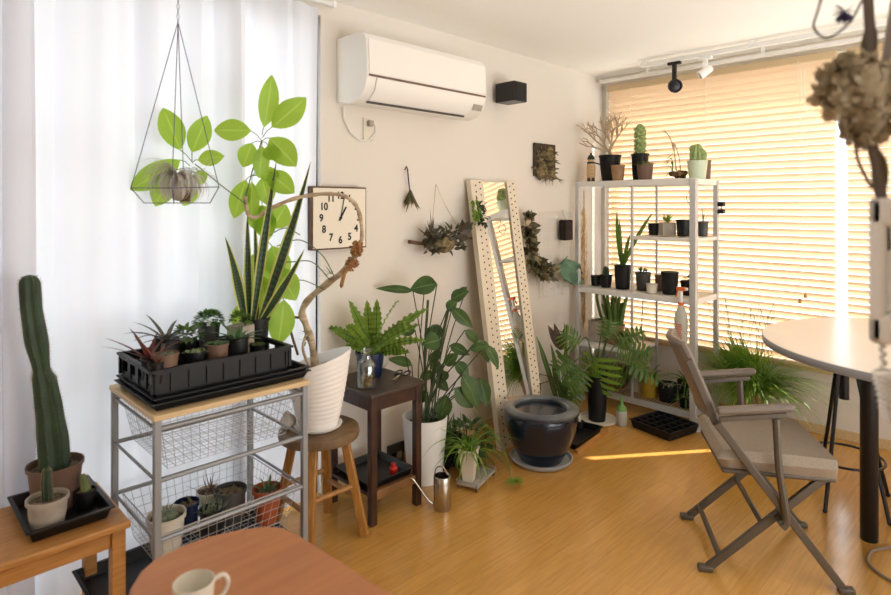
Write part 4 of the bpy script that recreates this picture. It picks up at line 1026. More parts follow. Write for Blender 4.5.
# ---------------------------------------------------------------- plant rack (metal shelving)
PX0,PX1,PY0,PY1=-.49,-.12,-.95,-.08
t_=thing('metal_plant_rack','white and aluminium shelving rack full of small potted plants','shelf rack',(0,0,0))
for x,y in ((PX0,PY0),(PX0,PY1),(PX1,PY0-.0),(PX1,PY1)): 
    hw=.021 if (x,y)==(PX0,PY0) else .016
    build('post',MB().box(x-hw,x+hw,y-hw,y+hw,0.02,1.62),K['alu'],t_,bevel=.004)
    build('foot',MB().lathe([(.055,0),(.055,.012),(.03,.022),(.024,.05)],(x,y,0),20),K['alu'],t_)
build('post',MB().box(PX0-.008,PX0+.008,-.528,-.512,.1,1.6),K['alu'],t_,bevel=.003)
build('post',MB().box(PX1-.008,PX1+.008,-.528,-.512,.1,1.6),K['alu'],t_,bevel=.003)
def shelf(y0,y1,z,h=.035,th=.012):
    m=MB().box(PX0,PX1,y0,y1,z-th,z)
    m.box(PX0-.012,PX0,y0-.01,y1+.01,z-h,z+.004).box(PX1,PX1+.012,y0,y1,z-h,z+.004).box(PX0,PX1,y0-.01,y0,z-h,z+.004).box(PX0,PX1,y1,y1+.01,z-h,z+.004)
    build('shelf',m,K['shelfwhite'],t_,bevel=.002)
shelf(PY0,PY1,1.62); shelf(PY0,-.53,1.23,.02,.008); shelf(PY0,PY1,.835)
# wire bottom shelf
m=MB(); 
for i in range(38): y=PY0+.02+i*.0225; m.tube([(PX0,y,.095),(PX1,y,.095)],.002,4)
m.box(PX0-.012,PX0+.006,PY0,PY1,.065,.105).box(PX1-.006,PX1+.012,PY0,PY1,.065,.105).box(PX0,PX1,PY0,PY0+.012,.065,.105).box(PX0,PX1,PY1-.012,PY1,.065,.105)
build('wire_shelf',m,K['alu'],t_)
shelf(-.50,PY1,.42,.02,.012)
S1,S2,S3,S4,S5=1.625,1.235,.840,.425,.099
def rp(x,y,z,rt,rb,h,mt,name,label,cat,lm,fn,soil=K['soil'],extra=None):
    t=thing(name,label,cat,(x,y,z),group={1.625:'pots on top of the rack',1.235:'pots on the short upper shelf',.840:'pots on the middle shelf',.425:'pots on the low shelf',.099:'pots on the bottom shelf'}[z]); zz=pot_parts(t,rt,rb,h,mt,soil=soil,n=20,lip=.008,rim=.003)
    m=MB(); fn(m,zz,rt); build('foliage',m,lm,t); return t
# --- top shelf
t_=thing('wooden_doll','little wooden doll in dark green hat and scarf on top of the rack','figurine',(-.42,-.148,S1))
bd=build('body',MB().lathe([(.026,.03),(.033,.045),(.033,.10),(.03,.13),(.022,.142)],n=20),K['skin'],t_)
hd=build('head',MB().ell((0,0,.155),(.024,.024,.024),16,10),K['skin'],t_)
build('hat',MB().lathe([(.028,.166),(.027,.175),(.018,.197),(.006,.205),(.009,.212),(.001,.22)],n=18),K['dollgreen'],hd)
build('scarf',MB().lathe([(.022,.132),(.030,.136),(.030,.146),(.022,.15)],n=18,cap=False).bar((.02,-.02,.142),V(.05,-.05,.13),.016,.008),K['dollgreen'],t_)
for s_ in (-1,1): build('boot',MB().lathe([(.013,0),(.014,.012),(.010,.035)],V(RT.x,RT.y,0)*s_*.016,12),K['twig'],t_)
m=MB()
for z in (.06,.085,.11): m.ell(-FW*.033+V(0,0,z),(.004,.004,.004),8,5)
build('buttons',m,K['ink'],bd)
t=thing('potted_bare_tree','leafless branching little tree in a black pot on top of the rack','bonsai',(-.30,-.238,S1)); z=pot_parts(t,.085,.058,.20,K['black'],n=28)
m=MB(); random.seed(61)
def branch(m,p,d,L,r,dep):
    e=p+d*L; mid=p.lerp(e,.5)+V(jit(.01),jit(.01),jit(.008)); m.tube([p,mid,e],[r,r*.85,r*.7],6)
    if dep==0: return
    for k in range(3 if dep>1 else 2):
        nd=(d+V(jit(.75),jit(.75),jit(.35)+.12)).normalized(); branch(m,e if k else mid.lerp(e,.6),nd,L*random.uniform(.62,.85),r*.68,dep-1)
m.tube([(0,0,z-.02),(.004,.0,z+.03),(0,.004,z+.07)],[.017,.014,.011],8)
for k in range(4):
    a=k*1.55+.4; branch(m,V(0,0,z+.03+k*.012),V(math.cos(a)*.55,math.sin(a)*.55,1).normalized(),.115,.009,3)
for dd,LL in ((-RT*.8+V(0,0,.6),.14),(-RT*.95+V(0,0,.25),.12)): branch(m,V(0,0,z+.06),dd.normalized(),LL,.008,2)
build('branches',m,K['deadtwig'],t)
rp(-.40,-.36,S1,.052,.038,.115,K['tanpot'],'potted_seedling','small tan clay pot beside the bare tree on top of the rack','potted plant',G['dry'],lambda m,z,r:m.ell((0,0,z+.01),(.008,.008,.014),8,6))
t=thing('potted_columnar_cactus','light green column cactus in a tall black pot on top of the rack','cactus',(-.26,-.46,S1)); z=pot_parts(t,.066,.05,.20,K['black'],n=28)
m=MB(); 
cactus_col(m,(0,0,z),[(0,0,0),(.002,0,.06),(0,0,.12),(.002,0,.18),(0,0,.22)],[.034,.037,.034,.037,.03],6,.3,30)
for i in range(50): m.ell(V(.036*math.cos(i*2.4),.036*math.sin(i*2.4),z+.01+i*.0042),(.011,.011,.011),6,4)
build('cactus_stem',m,G['cactuslt'],t)
rp(-.39,-.565,S1,.058,.046,.115,K['brownpot'],'potted_succulent','brown pot of leafy green succulent on top of the rack','succulent',G['mid'],clump(14,.055,.022,.7))
t=thing('driftwood_air_plant','air plant with curving dry stalks mounted on spotted driftwood on the rack','air plant',(-.30,-.77,S1))
m=MB(); random.seed(70)
for i in range(16): m.ell((jit(.03),jit(.045),.02+abs(jit(.03))),(.02,.02,.018),8,5)
build('driftwood',m,mat('spotted_wood','#8a6a44',.8,c2='#3d2a1b',scale=60,lo=.45,hi=.5),t)
m=MB(); m.tube(smooth([(0,.02,.05),(.0,.03,.16),(.0,.045,.24),(.0,.075,.31),(0,.11,.35)]),.004,6).tube(smooth([(0,-.01,.05),(0,.0,.15),(.0,.03,.25)]),.003,6)
m.ell((0,.04,.24),(.014,.014,.016),8,6); build('dry_stalks',m,K['deadtwig'],t)
m=MB()
for i in range(16): m.leaf((0,.05,.06+i*.008),(jit(.4),.5+jit(.7),.1+jit(.6)),.07,.016,'lance',.9,n=5)
m.leaf((0,.09,.33),(0,.5,.5),.07,.02,'ovate',.6); m.leaf((0,.03,.2),(0,.7,-.6),.16,.014,'lance',.2)
build('green_leaves',m,G['mid'],t)
t=thing('potted_prickly_cactus','round paddle cactus in a pale green pot on top of the rack','cactus',(-.30,-.895,S1)); z=pot_parts(t,.066,.052,.125,K['greenpot'],n=28,lip=0,rim=.001)
cactus=MB(); cactus_col(cactus,(0,0,z-.01),[(0,0,.01),(0,0,.04),(0,0,.08),(0,0,.11)],[.038,.05,.05,.034],10,.22,40)
cactus.ell((-.0,-.035,z+.05),(.022,.03,.045),12,8); cactus.ell((.0,.03,z+.1),(.02,.025,.03),12,8)
build('cactus_stem',cactus,G['cactuslt'],t)
rp(-.22,-.905,S1,.05,.042,.13,K['brownpot'],'potted_seedling','brown pot half hidden behind the pale green cactus pot','potted plant',G['dry'],clump(3,.02,.01))
# --- upper half shelf
rp(-.3,-.585,S2,.042,.032,.085,K['black'],'potted_seedling','small black pot, left one on the short upper shelf','potted plant',G['mid'],clump(2,.012,.006))
t=thing('potted_aloe','square grey concrete pot with a spiky green aloe on the short upper shelf','aloe',(-.31,-.69,S2),.75); build('pot',MB().box(-.046,.046,-.046,.046,0,.09),K['concrete'],t,bevel=.003); build('soil',MB().box(-.04,.04,-.04,.04,.0895,.092),K['gravel'],t)
m=MB(); rosette(m,(0,0,.09),14,.09,.022,.3,'lance',-.1,.4); build('foliage',m,G['bright'],t)
rp(-.3,-.80,S2,.050,.040,.115,K['black'],'potted_seedling','taller black pot, middle of the short upper shelf','potted plant',G['mid'],clump(2,.012,.006))
rp(-.22,-.90,S2,.036,.03,.10,K['darkgrey'],'potted_seedling','narrow grey pot by the right post on the short upper shelf','potted plant',G['dry'],long_leaves(4,.1,.01,1.2,.2))
t=thing('hanging_wire_loop','thin dark wire loop hanging by the right post of the rack','wire',(-.40,-.90,1.50)); build('loop',MB().tube([(-.0,.045*math.cos(a)*.8,.045*math.sin(a)) for a in [i*2*PI/20 for i in range(20)]],.002,5,closed=True).tube([(0,0,.045),(0,0,.09)],.002,5),K['blackm'],t)
# --- middle shelf
rp(-.35,-.15,S3,.042,.036,.075,K['black'],'potted_seedling','low square-looking black pot at the left end of the middle shelf','potted plant',G['mid'],clump(1,.01,.006))
t=rp(-.38,-.25,S3,.048,.036,.09,K['black'],'potted_small_cactus','black pot with a small oval cactus on the middle shelf','cactus',G['dry'],clump(2,.01,.006))
m=MB(); cactus_col(m,(0,0,.075),[(0,0,0),(0,0,.03),(0,0,.06)],[.02,.026,.02],10,.2,30); build('cactus_stem',m,G['cactus'],t)
def tallal(m,z,r):
    for (dx,dy,dz,L,b) in ((0,.22,1,.44,.35),(0,-.4,1,.47,.5),(0,.1,1,.36,.1),(0,-.2,1,.26,.1)):
        m.leaf((0,0,z),V(dx,dy,dz).normalized(),L,.030,'strap',b,up=(-1,0,.1),n=8,fold=.3)
rp(-.36,-.375,S3,.062,.05,.17,K['black'],'potted_aloe','tall black pot with long upright aloe leaves on the middle shelf','aloe',G['mid'],tallal)
rp(-.33,-.52,S3,.055,.045,.125,K['darkgrey'],'potted_succulent','dark pot of bushy green leaves behind the middle post of the rack','succulent',G['mid'],bushy(60,.05,.035,.018,.2))
rp(-.43,-.635,S3,.040,.032,.065,K['cream'],'potted_seedling','small white cup pot on the middle shelf edge','potted plant',G['dry'],clump(3,.012,.006))
rp(-.27,-.625,S3,.045,.036,.11,K['brownpot'],'potted_succulent','brown pot behind the small white cup on the middle shelf','succulent',G['grey'],clump(6,.025,.012))
rp(-.37,-.735,S3,.060,.048,.15,K['black'],'potted_succulent','tall black pot topped with a dark green rosette on the middle shelf','succulent',G['succ'],clump(11,.045,.018,.75))
rp(-.33,-.85,S3,.056,.046,.095,K['black'],'potted_succulent','wide black pot with tiny yellowish flowers at the right of the middle shelf','succulent',G['dry'],bushy(60,.05,.028,.008,.3))
# --- low shelf
t=thing('potted_finger_cactus','cluster of tall green finger cactus stems in a tan pot on the low shelf','cactus',(-.34,-.30,S4+.0)); z=pot_parts(t,.075,.055,.14,K['tanpot'],n=26)
m=MB(); random.seed(81)
for i in range(20):
    a=i*2.4; r=.05*math.sqrt(i/20); h=random.uniform(.16,.28); lx=math.cos(a)*r; ly=math.sin(a)*r
    cactus_col(m,(lx,ly,z-.01),[(0,0,0),(lx*.4,ly*.4,h*.5),(lx*1.1,ly*1.1,h)],[.012,.013,.010],5,.25,15)
m.tube(smooth([(0,.05,z),(0,.11,z+.05),(0,.15,z+.2),(0,.14,z+.24)]),[.011]*19,8); build('cactus_stems',m,mat('finger_cactus_green','#4d6a33',.55,c2='#6b8740',scale=12),t)
t=thing('weathered_box_planter','weathered grey wooden box planter at the left of the low shelf','planter',(-.33,-.16,S4)); build('box',MB().box(-.07,.07,-.06,.05,0,.15),K['concrete'],t,bevel=.004)
m=MB()
for i in range(24): m.leaf((jit(.05),jit(.04),.15),(jit(1),jit(1),.5),.07,.014,'lance',1,n=4)
build('foliage',m,G['dry'],t)
rp(-.42,-.43,S4,.058,.046,.10,K['black'],'potted_haworthia','black pot with dark spreading leaves at the edge of the low shelf','succulent',G['dark'],long_leaves(18,.12,.02,.5,.7))
# --- bottom shelf
t=thing('wicker_basket','brown wicker basket on the bottom shelf of the rack','basket',(-.31,-.26,S5)); build('weave',MB().lathe([(.10,0),(.125,.04),(.13,.12),(.136,.13),(.124,.13),(.118,.05),(.001,.03)],n=30),K['cushion'],t)
m=MB()
for i in range(40): m.leaf((jit(.08),jit(.08),.08),rdir(.1,1),.12,.02,'lance',1,n=4)
build('dried_leaves',m,G['dry'],t)
rp(-.31,-.475,S5,.050,.040,.145,K['cream'],'potted_seedling','white pot behind the yellow pot on the bottom shelf','potted plant',G['mid'],long_leaves(6,.1,.015))
rp(-.36,-.585,S5,.066,.052,.155,K['yellow'],'potted_haworthia','mustard yellow pot with pointed dark leaves on the bottom shelf','succulent',G['dark'],long_leaves(16,.13,.02,.7,.4))
rp(-.36,-.715,S5,.070,.056,.12,K['black'],'potted_succulent','black pot with grey-green leaves right of the yellow pot','succulent',G['grey'],long_leaves(18,.10,.022,.5,.7))
rp(-.24,-.80,S5,.068,.055,.13,K['black'],'potted_haworthia','black pot with arching green leaves at the right of the bottom shelf','succulent',G['mid'],long_leaves(26,.24,.016,.9,1.3))
rp(-.40,-.86,S5,.045,.038,.07,K['black'],'potted_seedling','low black pot with trailing leaves by the right front post','potted plant',G['mid'],long_leaves(20,.14,.012,.6,1.6))
# dried hanging air plant in rack
p=onx(643,352,-.36); t=thing('hanging_air_plant','dry spiky air plant hanging on a thin stem below the middle shelf','air plant',p)
m=MB(); random.seed(90)
for i in range(30): m.leaf((0,0,0),(jit(1),jit(1),jit(.9)-.1),random.uniform(.09,.16),.010,'lance',.6,n=5)
for i in range(26): m.leaf((0,0,.05+i*.013),(jit(1),jit(1),.5),.035,.005,'lance',.3,n=3)
build('foliage',m,G['drytan'],t); build('stem',MB().tube([(0,0,0),(.0,.01,.2),(0,0,.385)],.003,5),K['twig'],t)
# spray bottle
p=onx(681,290,-.515); t=thing('spray_bottle','clear spray bottle with orange trigger hooked on the middle shelf edge','spray bottle',p)
build('trigger_head',MB().box(-.012,.012,-.03,.03,-.005,.02).bar((0,.02,0),(0,.035,-.05),.01,.008),K['orange'],t,bevel=.004)
build('nozzle',MB().box(-.009,.009,-.045,-.028,.0,.018),K['white'],t,bevel=.003)
build('neck',MB().lathe([(.012,-.09),(.012,-.005)],n=14),K['white'],t)
build('collar',MB().lathe([(.018,-.10),(.018,-.08)],n=16),K['orange'],t)
build('bottle_body',MB().lathe([(.036,-.34),(.04,-.33),(.042,-.2),(.036,-.15),(.018,-.11),(.014,-.098)],n=24),K['clear'],t)
m=MB(); random.seed(4)
for i in range(7):
    z=-.22-.014*i; m.box(-.044,-.0415,jit(.004)-.022,.022+jit(.01),z-.003,z+.003)
build('orange_print',m,K['orange'],t,smooth=False)
# black clip on right side
p=onx(718,205,-.13); tag(build('black_clips',MB().box(-.02,.02,-.02,.02,.0,.03).box(-.02,.02,-.02,.02,-.05,-.02).box(-.004,.004,-.004,.004,-.05,.03),K['black'],None,bevel=.004),'pair of small black clips on the rear right post of the rack','clip').location=(-.12,-.985,1.44)
# ---------------------------------------------------------------- tall grass plant by the window
p=V(-.17,-1.17,0); t=thing('potted_grass_plant','large clump of long arching green grass leaves behind the folding chair','grass plant',p)
z=pot_parts(t,.11,.08,.25,K['tanpot'],n=28); m=MB(); random.seed(100)
for i in range(1000):
    a=random.uniform(0,6.28); e=random.uniform(.55,1.5); L=random.uniform(.26,.50)
    dx,dy=math.cos(a)*math.cos(e),math.sin(a)*math.cos(e)
    if dx>0: dx*=.05
    if dy>.2: dy*=.4
    m.leaf((jit(.06),jit(.07),z),(dx,dy,math.sin(e)),L,.0125,'grass',random.uniform(.5,1.9),n=8,fold=.3)
m.v=[(min(v[0],.12),v[1],v[2]) for v in m.v]
for i in range(12): 
    e=random.uniform(.5,.9); a=random.uniform(-2.0,-1.3); m.leaf((0,-.04,z+.05),(math.cos(a)*math.cos(e),math.sin(a)*math.cos(e),math.sin(e)),random.uniform(.6,.85),.010,'grass',random.uniform(1.3,2.0),n=12,fold=.3)
build('foliage',m,G['grass'],t)
m=MB()
for i in range(16):
    a=random.uniform(0,6.28); b=V(jit(.08),jit(.16),z+.2); e=b+V(jit(.05)-.03,jit(.12),random.uniform(.25,.40)); m.tube([b,b.lerp(e,.6)+V(0,jit(.02),0),e],.0013,4)
    for k in range(4): m.leaf(e-V(0,0,k*.03),(jit(1),jit(1),1),.03,.003,'grass',.2,n=2)
build('thin_shoots',m,G['darkstem'],t)
# ---------------------------------------------------------------- folding chair
fa=math.radians(-57); f=V(math.cos(fa),math.sin(fa),0); s=V(-f.y,f.x,0)   # f = front, s = side away from camera
c0=V(-1.65,-1.70,0)
t=thing('folding_armchair','folding chair with taupe padded seat, armrests and bronze metal legs','chair',c0,fa)
# local: +x front, +y far side
def sk(name,a,b,w_,h_,mt=K['chairmetal'],lab=None,bv=.004): return build(name,MB().bar(a,b,w_,h_,up=(0,1,0)),mt,t,bevel=bv)
m=MB(); N=14; vs=[];fs=[]
def seatpt(u,v,top):
    x=-.20+.445*u; hw=.225+.02*u; y=(v*2-1)*hw
    r=min(1,(1-abs(v*2-1))*9)*min(1,(1-abs(u*2-1))*9); c_=(1-(v*2-1)**2)*(1-(u*2-1)**2); z=.458+(.028*(r**.5)+.020*c_ if top else -.043*(r**.3))
    return V(x,y,z)
def grid(m,fn,N,M_,flip=False):
    b=[fn(i/N,j/M_) for i in range(N+1) for j in range(M_+1)]
    fs=[]
    for i in range(N):
        for j in range(M_):
            a=i*(M_+1)+j; q=(a,a+M_+1,a+M_+2,a+1); fs.append(q[::-1] if flip else q)
    m.add(b,fs)
grid(m,lambda u,v:seatpt(u,v,True),18,18); grid(m,lambda u,v:seatpt(u,v,False),18,18,True)
# rounded corners via moving
def rnd(v):
    x,y,z=v; ax=abs(x)-.17; ay=abs(y)-.19
    if ax>0 and ay>0:
        r=math.hypot(ax,ay); k=.062
        if r>k: x=math.copysign(.17+ax/r*k,x); y=math.copysign(.19+ay/r*k,y)
    return (x,y,z)
m.v=[rnd(v) for v in m.v]
build('seat_cushion',m,K['chairfab'],t)
build('seat_pan',MB().box(-.18,.22,-.215,.215,.398,.416),K['chairmetal'],t,bevel=.006)
HW=.235
for sg in (-1,1):
    y=sg*HW
    # leg A: back foot -> up to front of seat ; leg B: front foot -> up to back and backrest
    a=build('leg',MB().bar((-.23,y-sg*.035,.015),(.20,y-sg*.035,.425),.03,.022,up=(0,1,0)),K['chairmetal'],t,bevel=.004)
    b=build('leg',MB().bar((.235,y,.015),(-.205,y,.60),.03,.022,up=(0,1,0)),K['chairmetal'],t,bevel=.004)
    for par,x,yy in ((a,-.24,y-sg*.035),(b,.245,y)): build('foot_cap',MB().box(x-.028,x+.028,yy-.017,yy+.017,0,.022),K['chairmetal'],par,bevel=.005)
    build('armrest_support',MB().tube(smooth([(.02,y+sg*.022,.23),(.035,y+sg*.022,.27),(.01,y+sg*.022,.45),(.0,y+sg*.022,.64)],5),.014,8),K['chairmetal'],t)
    build('arm_bracket',MB().bar((-.2,y+sg*.012,.62),(.04,y+sg*.012,.655),.02,.018,up=(0,1,0)),K['chairmetal'],t,bevel=.003)
    m=MB()
    def arm(u,v):
        a=2*PI*v; x=-.215+.285*u; e=min(1,math.sin(PI*min(1,max(0,u)))*6)**.5 if 0<u<1 else .02
        return V(x,y+sg*.015+.024*e*math.cos(a),.652+.035*u+.016*e*math.sin(a))
    grid(m,arm,22,14); build('armrest',m,K['armpad'],t)
    build('hinge_bolt',MB().lathe([(.012,-.024),(.012,.024)],(.02,y,.245),12,M=Matrix.Rotation(PI/2,3,'X')),K['chairmetal'],t)
build('cross_bar',MB().tube([(-.185,-HW+.035,.06),(-.185,HW-.035,.06)],.012,8),K['chairmetal'],t)
build('cross_bar',MB().tube([(.16,-HW,.12),(.16,HW,.12)],.009,8),K['chairmetal'],t) if False else None
build('cross_bar',MB().tube([(-.03,-HW+.035,.205),(-.03,HW-.035,.205)],.011,8),K['chairmetal'],t)
m=MB(); vs=[]
def back(u,v,off):
    y=(v*2-1)*.165; z=.60+.275*u; x=-.195-.115*u-.03*(1-(v*2-1)**2)+off; k=1-(max(0,u-.8)/.2)**2*.12
    return V(x,y*k,z)
grid(m,lambda u,v:back(u,v,.012),12,16,True); grid(m,lambda u,v:back(u,v,-.012),12,16)
# sides
e1=[back(u/12,0,.018) for u in range(13)]+[back(1,v/16,.018) for v in range(1,17)]+[back(1-u/12,1,.018) for u in range(1,13)]+[back(0,1-v/16,.018) for v in range(1,16)]
e2=[back(u/12,0,-.018) for u in range(13)]+[back(1,v/16,-.018) for v in range(1,17)]+[back(1-u/12,1,-.018) for u in range(1,13)]+[back(0,1-v/16,-.018) for v in range(1,16)]
k=len(e1); m.add(e1+e2,[(i,(i+1)%k,(i+1)%k+k,i+k) for i in range(k)])
build('backrest',m,K['chairshell'],t)
m=MB(); rim=[v.lerp(w_,.5) for v,w_ in zip(e1,e2)]; m.tube(rim,.016,8,closed=True); build('backrest_edging',m,K['armpad'],t)
for sg in (-1,1): sk('back_strut',(-.20,sg*.205,.585),(-.30,sg*.185,.83),.03,.02)
# ---------------------------------------------------------------- white round table + bar stool
TC=V(-1.10,-2.27,0); t=thing('round_table','large round table with pale top, grey edge and black legs','table',TC)
tt=build('tabletop',MB().lathe([(.66,.815),(.684,.818),(.69,.828),(.69,.842),(.686,.8495)],n=96),K['tabedge'],t)
build('top_surface',MB().lathe([(.686,.849),(.683,.8515),(.001,.8515)],n=96,cap=False),K['tabletop'],tt)
for a in (116,206,296,26):
    a=math.radians(a); x,y=.28*math.cos(a),.28*math.sin(a)
    build('leg',MB().lathe([(.032,0),(.034,.004),(.034,.81)],(x,y,0),20),K['blackm'],t)
build('under_frame',MB().box(-.26,.26,-.02,.02,.785,.814).box(-.02,.02,-.26,.26,.785,.814),K['blackm'],t)
# bar stool
bc=V(-.90,-1.86,0); t=thing('bar_stool','black wire-legged stool tucked under the round table','stool',bc)
build('seat',MB().lathe([(.06,.69),(.165,.705),(.17,.72),(.16,.735),(.001,.74)],n=30),K['blackm'],t)
build('height_post',MB().lathe([(.022,.50),(.022,.70)],n=16),K['blackm'],t)
feet=[(.10,.13),(-.20,.035),(-.10,-.17),(.2,-.145+.0)]
for x,y in ((.10,.131),(-.201,.035),(-.12,-.20),(.20,-.144)):
    build('leg',MB().tube([(x*.25,y*.25,.69),(x*.6,y*.6,.35),(x,y,.006)],.009,8).ell((x,y,.01),(.012,.012,.01),8,6),K['blackm'],t)
build('foot_ring',MB().tube([(.165*math.cos(a),.165*math.sin(a),.22) for a in [i*2*PI/30 for i in range(30)]],.006,7,closed=True),K['blackm'],t)
# cable on floor
pts=[onz(895,583,.006),onz(880,574,.006),onz(868,562,.006),onz(871,552,.006),onz(880,549,.006),onz(900,546,.006)]
tag(build('floor_cable',MB().tube(smooth(pts),.006,7),K['cable']),'grey-brown cable curling on the floor at the right edge','cable')
# ---------------------------------------------------------------- red-brown table and cup
t=thing('red_brown_table','red-brown wooden dining table with curved corner in the foreground','table',(0,0,0))
q=[(-4.03,-1.47),(-4.0,-1.40),(-3.972,-1.335),(-3.94,-1.292),(-3.90,-1.265),(-3.85,-1.258),(-3.79,-1.262),(-3.73,-1.283),(-3.68,-1.312),(-3.655,-1.345),(-3.645,-1.40),(-3.638,-1.5),(-3.63,-1.65),(-3.60,-1.9),(-3.60,-2.2),(-4.1,-2.25),(-4.08,-1.9)]
k=len(q); TT=.72
vs=[V(a,b,TT) for a,b in q]+[V(a,b,TT-.028) for a,b in q]
build('tabletop',MB().add(vs,[tuple(range(k))[::-1],tuple(range(k,2*k))]+[(i,(i+1)%k,(i+1)%k+k,i+k) for i in range(k)]),K['table'],t,bevel=.006)
for x,y in ((-3.72,-1.42),(-3.92,-1.40),(-3.70,-2.1),(-4.0,-2.1)): build('leg',MB().lathe([(.018,0),(.026,TT-.029)],(x,y,0),14),K['dark'],t)
p=onz(194,619,TT); t=thing('white_cup','white ceramic cup standing on the red-brown table','cup',(p.x,p.y-.0,TT+.0005))
build('cup_body',MB().lathe([(.022,0),(.024,.003),(.026,.01),(.032,.035),(.035,.066),(.0335,.067),(.030,.035),(.022,.008),(.001,.006)],n=36),K['cream'],t)
d=RT*.8+FW*.5; d.normalize(); build('handle',MB().tube(smooth([d*.033+V(0,0,.058),d*.05+V(0,0,.062),d*.058+V(0,0,.045),d*.048+V(0,0,.025),d*.03+V(0,0,.02)]),.0038,8),K['cream'],t)
# ---------------------------------------------------------------- hanging tillandsia planter
D=1.92; p=at(178,22,D); t=thing('hanging_geometric_planter','thin wire geometric hanger holding a silvery air plant before the curtain','hanging planter',p)
def hp(px,py,dd=0): return at(px,py,D+dd)-p
m=MB(); ap=V(0,0,0)
A_=[hp(131,188),hp(219,187),hp(184,188,.12),hp(172,188,-.12)]
B_=[hp(144,203),hp(210,203),hp(181,203,.09),hp(174,203,-.09)]
for x in (A_[0],A_[1],A_[2],A_[3]): m.tube([ap,x],.0014,5)
m.tube([A_[0],A_[2],A_[1],A_[3]],.0016,5,closed=True); m.tube([B_[0],B_[2],B_[1],B_[3]],.0016,5,closed=True)
for a,b in zip(A_,B_): m.tube([a,b],.0016,5)
build('wire_frame',m,mat('purple_grey_wire','#55506b',.4,metal=.5),t)
m=MB(); zt=H-p.z-.002; nl=int(zt/.016)
for i in range(nl+1):
    z=i*zt/nl; u=V(1,0,0) if i%2 else V(0,1,0)
    m.tube([u*.004*math.cos(a)+V(0,0,z+.009*math.sin(a)) for a in [k*PI/4 for k in range(8)]],.0011,4,closed=True)
build('chain',m,K['greymetal'],t)
tp=hp(178,203,0); 
pb=thing('silver_air_plant','silvery curly air plant sitting in the wire hanger','air plant',p+tp+V(0,0,.004))
m=MB(); random.seed(120)
m.ell((0,0,.04),(.028,.028,.038),12,8)
for i in range(85):
    a=random.uniform(0,6.28); e=random.uniform(.7,1.5); m.leaf((0,0,.072),(math.cos(a)*math.cos(e),math.sin(a)*math.cos(e),math.sin(e)),random.uniform(.12,.175),.0125,'grass',random.uniform(2.3,4.0),n=12,fold=.3)
for i in range(10):
    a=random.uniform(0,6.28); m.tube(smooth([(0,0,.05),V(math.cos(a)*.05,math.sin(a)*.05,.08),V(math.cos(a)*.11,math.sin(a)*.11,.10+jit(.04))],4),.0008,4)
build('foliage',m,G['tilland'],pb)
build('bark_mount',MB().box(.008,.035,-.015,.015,0,.04),K['twig'],pb,bevel=.003)
# ---------------------------------------------------------------- foreground dried flowers and intercom
D=.82; p=at(858,-30,D); t=thing('hanging_dried_flowers','out-of-focus bunch of dried hydrangeas hanging at the upper right','dried flowers',p)
def fp(px,py,dd=0): return at(px,py,D+dd)-p
st=MB()
st.tube(smooth([fp(876,-90),fp(868,-10),fp(872,40),fp(866,110),fp(878,180),fp(886,240)]),[.006]*7+[.008]*10+[.006]*20,8) if False else st.tube(smooth([fp(872,-120),fp(868,-10),fp(872,60),fp(868,120),fp(880,185),fp(886,250)]),.0065,8)
st.tube(smooth([fp(830,-30),fp(818,10),fp(814,28),fp(828,38),fp(850,22),fp(862,0)]),.0018,6)
st.tube(smooth([fp(868,60),fp(850,90),fp(848,118)]),.004,6); st.tube(smooth([fp(855,130),fp(858,160),fp(872,188)]),.0025,6)
build('stems',st,mat('dry_stem','#6f655c',.85),t)
build('driftwood_stick',MB().tube(smooth([fp(897,-10),fp(886,60),fp(878,95),fp(898,118)]),.006,8),mat('grey_driftwood','#a8a099',.8),t)
random.seed(130)
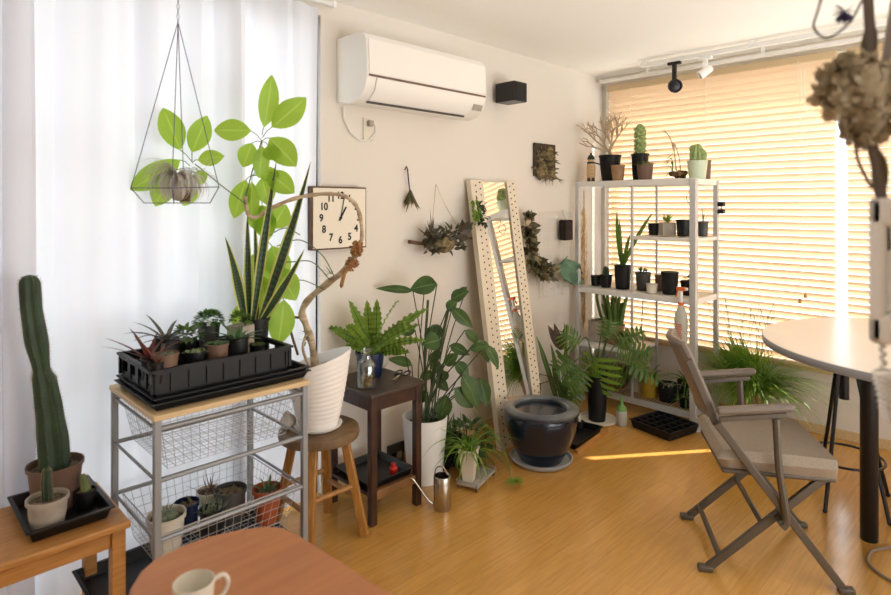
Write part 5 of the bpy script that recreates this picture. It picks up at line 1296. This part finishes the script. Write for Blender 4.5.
def hydr(cx,cy,R,nn,dd=0):
    m=MB(); c=fp(cx,cy,dd)
    for i in range(nn):
        d=rdir(); q=c+d*R*(.75+abs(jit(.3)))
        for k in range(4):
            a=V(jit(1),jit(1),jit(1)); m.leaf(q,(d*.5+a).normalized(),.014,.011,'ovate',.6,up=d,n=3)
    m.ell(c,(R*.75,R*.75,R*.75),14,10); return m
for (cx,cy,R,nn) in ((850,88,.043,240),(868,122,.032,120),(890,92,.036,130)):
    build('flower_head',hydr(cx,cy,R,nn),K['petal'],t)
m=MB()
for i in range(30): m.leaf(fp(845,12),rdir(),.018,.006,'ovate',.4,n=3)
build('purple_blossom',m,K['purple'],t)
m=MB()
for (a,b,c_,d_) in ((868,60,858,120),(872,20,866,75),(880,150,880,200),(870,90,850,60)):
    x=fp(a,b); y=fp(c_,d_); m.leaf(x,(y-x).normalized(),(y-x).length*1.2,.02,'ovate',.5,up=(CAM-p),n=6)
build('dried_leaves',m,G['dry'],t)
# ceiling hook cord so it hangs
tag(build('ceiling_cord',MB().tube([at(872,-120,D),V(*at(872,-120,D).xy,H-.001)],.002,6),K['rope']),'thin cord from the ceiling holding the dried flower bunch','cord') if False else build('hanging_cord',MB().tube([fp(872,-120),V(fp(872,-120).x,fp(872,-120).y,H-.001-p.z)],.002,6),K['rope'],t)
p=V(-3.315,-2.43,1.36); t=thing('intercom_handset','white intercom handset with coiled cord at the right edge','intercom',p)
build('wall_base',MB().box(-.03,.04,0,.012,-.11,.11),K['white'],t,bevel=.004)
build('handset',MB().box(-.035,.02,.02,.040,-.10,.10).box(-.035,.02,.010,.040,-.10,-.06).box(-.035,.02,.010,.040,.06,.10),K['white'],t,bevel=.007,seg=3)
m=MB(); pts=[]
ax=smooth([(-.01,.028,-.10),(-.008,.026,-.14),(.002,.022,-.17),(.008,.018,-.20),(.02,.014,-.215),(.034,.010,-.19),(.036,.008,-.11)],26)
for i,c in enumerate(ax):
    a=i*.9; rad=.003 if i<26 else .017
    pts.append(c+V(math.cos(a)*rad,math.sin(a)*rad*.8,0))
build('coiled_cord',MB().tube(pts,.0028,6),K['white'],t)
